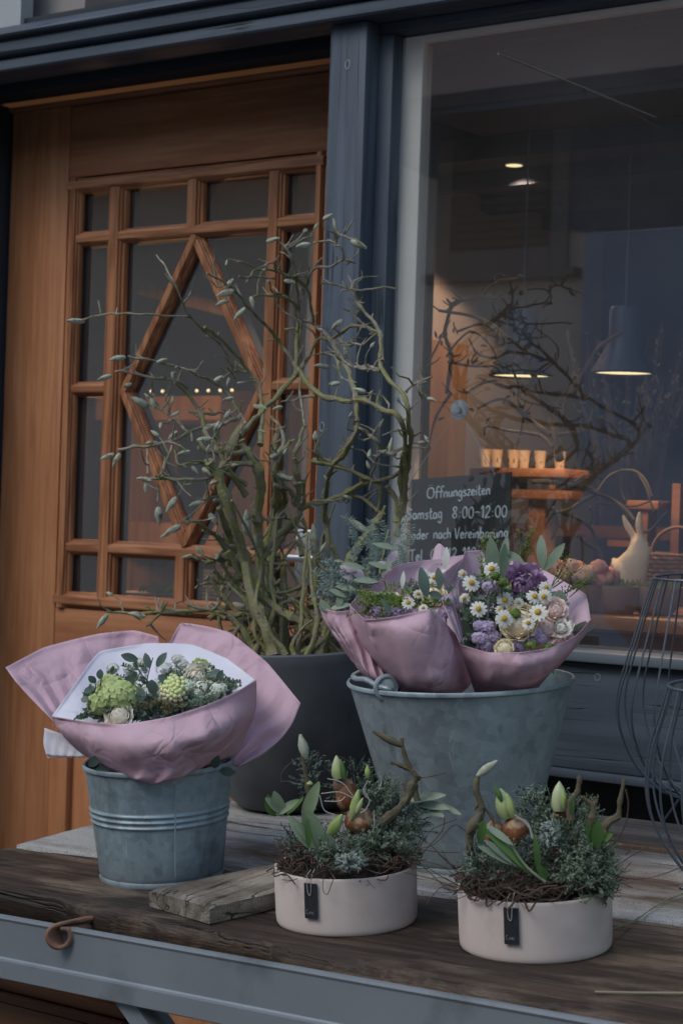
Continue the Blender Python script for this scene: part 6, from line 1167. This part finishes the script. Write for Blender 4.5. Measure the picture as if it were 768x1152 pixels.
MB().ball(at(556, 938, D1-.01), (.013, .013, .017), 18, 12, nz=.0015, nf=60).build('bulb', M_bulb, rp, world=True)
MB().ball(at(640, 923, D1+.01), (.009, .009, .013), 16, 10, nz=.001, nf=60).build('bulb', M_bulb, rp, world=True)
spindle(rp, 'shoot', Fq, (225, 250), (200, 158), 30, D1-.03, M_shootw, prof=(.7, .95, 1, .9, .55, .1)); spindle(rp, 'shoot', Fq, (240, 250), (222, 175), 13, D1-.045, M_shoot); spindle(rp, 'shoot', Fq, (205, 200), (184, 146), 9, D1-.04, M_leaffg)
spindle(rp, 'shoot', Fq, (383, 228), (384, 136), 24, D1-.01, M_shootw, prof=(.75, 1, 1, .9, .6, .08)); spindle(rp, 'shoot', Fq, (400, 220), (396, 160), 10, D1-.03, M_shoot); spindle(rp, 'bulb_neck', Fq, (385, 245), (382, 205), 20, D1, M_bulb, prof=(.9, 1, 1, 1, .9, .6))
lv = MB()
for a, b, w in (((265, 405), (160, 318), 28), ((255, 400), (140, 335), 30), ((150, 270), (240, 330), 24)): leafpx(lv, Fq, a, b, w, D1-.085)
islands(lv, 'leaf', M_leafp, rp)
lv = MB()
for a, b, w in (((300, 430), (145, 265), 26), ((320, 430), (312, 305), 22), ((345, 440), (320, 400), 30), ((500, 340), (505, 262), 40), ((480, 330), (475, 270), 26), ((520, 320), (545, 300), 22), ((135, 330), (150, 262), 30), ((420, 240), (425, 190), 14)): leafpx(lv, Fq, a, b, w, D1-.085)
islands(lv, 'green_leaf', M_leaffg, rp)
wtube(rp, 'stalk', Fq, [(340, 450), (280, 400), (230, 330)], 5, 4, D1-.09, M_leafolive, kn=.05)
for pts, r0, r1 in (([(105, 350), (108, 290), (135, 250), (142, 215), (125, 160), (130, 120)], 13, 8), ([(420, 255), (418, 200), (440, 170), (445, 125)], 10, 7), ([(470, 300), (485, 250), (488, 215), (455, 185)], 11, 7), ([(500, 350), (530, 270), (565, 245), (572, 200), (586, 130)], 15, 6), ([(488, 215), (498, 200), (492, 185)], 6, 4), ([(530, 290), (500, 330), (500, 380)], 16, 14), ([(150, 215), (130, 210), (120, 225)], 8, 5), ([(145, 215), (175, 250), (190, 320)], 5, 4)): wtube(rp, 'twig', Fq, pts, r0, r1, D1-.04, M_twigol)
spindle(rp, 'twig_bud', Fq, (128, 120), (192, 72), 14, D1-.04, M_bud); spindle(rp, 'twig_bud', Fq, (98, 300), (140, 235), 18, D1-.05, M_twigol); spindle(rp, 'twig_bud', Fq, (447, 150), (446, 115), 9, D1-.04, M_twigol)
wr = MB()
for pts in ([(245, 240), (290, 280), (300, 330)], [(250, 250), (285, 265), (305, 320)]):
    wr.tube(cr([at(x, y, D1-.06) for x, y in frame_pts(Fq, pts)], 5), .0010, 5)
wr.build('pale_roots', M_wirew, rp, world=True)
wr = MB()
for pts, r in (([(590, 160), (598, 210), (585, 280), (545, 340)], .0010), ([(540, 340), (600, 350), (590, 365)], .0006), ([(530, 430), (590, 380), (660, 340)], .0006), ([(545, 430), (640, 440), (720, 420), (768, 400)], .0006), ([(180, 470), (200, 500), (210, 545)], .0005), ([(60, 450), (10, 470), (-30, 520)], .0005), ([(70, 440), (20, 400), (-60, 380)], .0005), ([(60, 470), (-10, 440), (-100, 420)], .0005), ([(100, 470), (40, 470), (-40, 400)], .0005)):
    wr.tube(cr([at(x, y, D1-.01 if y < 460 else D1-.05) for x, y in frame_pts(Fq, pts)], 5), r, 4)
islands(wr, 'wiry_stem', M_tangle, rp)
ts = thing('trailing_stem', 'thin pale green trailing stem lying on the planks right of the right bowl', 'stem', ontab(730, 1020))
mb = MB(); c = cr([ontab(688, 1046, .012), ontab(715, 1035, .004), ontab(745, 1015, .004), ontab(775, 1003, .006)], 6); mb.tube(c, .0010, 5); mb.tube([c[10], ontab(770, 1020, .003)], .0006, 4)
for p_ in c[4::2]: mb.leaf(p_, Rv*rnd(-1, 1)+TN*.8, TN, .008, .004)
mb.build('stem', mat('pale green stem', (.22, .24, .12), (.16, .18, .09), scale=30), ts, world=True)
# ================================================================= wire lanterns
M_wire = mat('grey lantern wire', (.085, .10, .125), (.11, .13, .155), scale=12, rough=.4, metal=.4, bump=0)
def lantern(label, px, py, D, sc, nw, prof, feet):
    b = ontab(px, py); t = thing('wire_lantern', label, 'lantern', b, TM, 'wire lanterns at the right edge')
    for k in range(nw):
        an = math.tau*k/nw+.1; c = cr([(r*sc*math.cos(an), r*sc*math.sin(an), z*sc) for r, z in prof], 5); MB().tube(c, .0017, 6).build('wire', M_wire, t)
    for (r, z, w) in ((prof[-1][0], prof[-1][1], .0022), (prof[0][0], prof[0][1], .0022)): MB().tube([(r*sc*math.cos(a), r*sc*math.sin(a), z*sc) for a in lerpl(0, math.tau, 41)], w, 6).build('ring', M_wire, t)
    for k in range(3):
        an = math.tau*k/3+feet; r0 = prof[0][0]*sc; z0 = prof[0][1]*sc; d = V((math.cos(an), math.sin(an), 0)); s_ = V((-math.sin(an), math.cos(an), 0))
        MB().tube([d*r0+s_*.012+V((0, 0, z0)), d*(r0+.03)+s_*.004+V((0, 0, .003)), d*(r0+.032)+V((0, 0, .0018)), d*(r0+.03)-s_*.004+V((0, 0, .003)), d*r0-s_*.012+V((0, 0, z0))], .0018, 6).build('leg', M_wire, t)
    # glass jar on the bottom ring
    r = .040; z0 = prof[0][1]*sc+.004; MB().lathe([(0, z0), (r, z0), (r, z0+.07), (r*.85, z0+.078), (r*.85, z0+.09), (r*.82, z0+.09), (r*.82, z0+.078), (r*.96, z0+.068), (r*.96, z0+.003), (0, z0+.003)], 32).build('glass_jar', glass('jar glass', 1.45, (.85, .88, .88), dirt=.10), t)
    MB().tube([(r*1.03*math.cos(a), r*1.03*math.sin(a), z0+.06) for a in lerpl(0, math.tau, 31)], .0012, 6).build('jar_ring', M_wire, t)
P1 = [(.045, .045), (.085, .062), (.125, .11), (.146, .17), (.144, .22), (.122, .29), (.098, .36), (.082, .405)]
lantern('tall bulbous grey wire lantern at the right edge, nearer the window', 798, 928, 3.05, 1.0, 18, P1, 2.9)
P2 = [(.040, .005), (.070, .030), (.105, .085), (.118, .140), (.112, .20), (.096, .25), (.083, .292)]
lantern('smaller grey wire lantern in front of the tall one at the right edge', 822, 1000, 2.62, .98, 18, P2, 1.0)
# ================================================================= world and light
w = bpy.data.worlds.new('World'); S.world = w; w.use_nodes = True; nt = w.node_tree; nt.nodes.clear()
sky = nt.nodes.new('ShaderNodeTexSky'); sky.sky_type = 'NISHITA'; sky.sun_disc = False; SE, SA = math.radians(48), math.radians(200)
sky.sun_elevation = SE; sky.sun_rotation = SA; sky.air_density = 1.6; sky.dust_density = 1.5; sky.ozone_density = 1.5
bg = nt.nodes.new('ShaderNodeBackground'); bg.inputs[1].default_value = SKY_STRENGTH; o_ = nt.nodes.new('ShaderNodeOutputWorld')
nt.links.new(sky.outputs[0], bg.inputs[0]); nt.links.new(bg.outputs[0], o_.inputs[0])
ld = bpy.data.lights.new('sun', 'SUN'); ld.energy = SUN_STRENGTH; ld.angle = math.radians(25); ld.color = (1, .97, .92); so = bpy.data.objects.new('sun', ld); COL.objects.link(so)
sd = V((math.sin(SA)*math.cos(SE), math.cos(SA)*math.cos(SE), math.sin(SE))); so.rotation_euler = sd.to_track_quat('Z', 'Y').to_euler()
S.view_settings.view_transform = 'Standard'; S.view_settings.look = 'None'; S.view_settings.exposure = 0; S.view_settings.gamma = 1
S.render.engine = 'CYCLES'; S.cycles.max_bounces = 8; S.cycles.transparent_max_bounces = 12; S.cycles.caustics_reflective = False; S.cycles.caustics_refractive = False; S.cycles.sample_clamp_indirect = 4
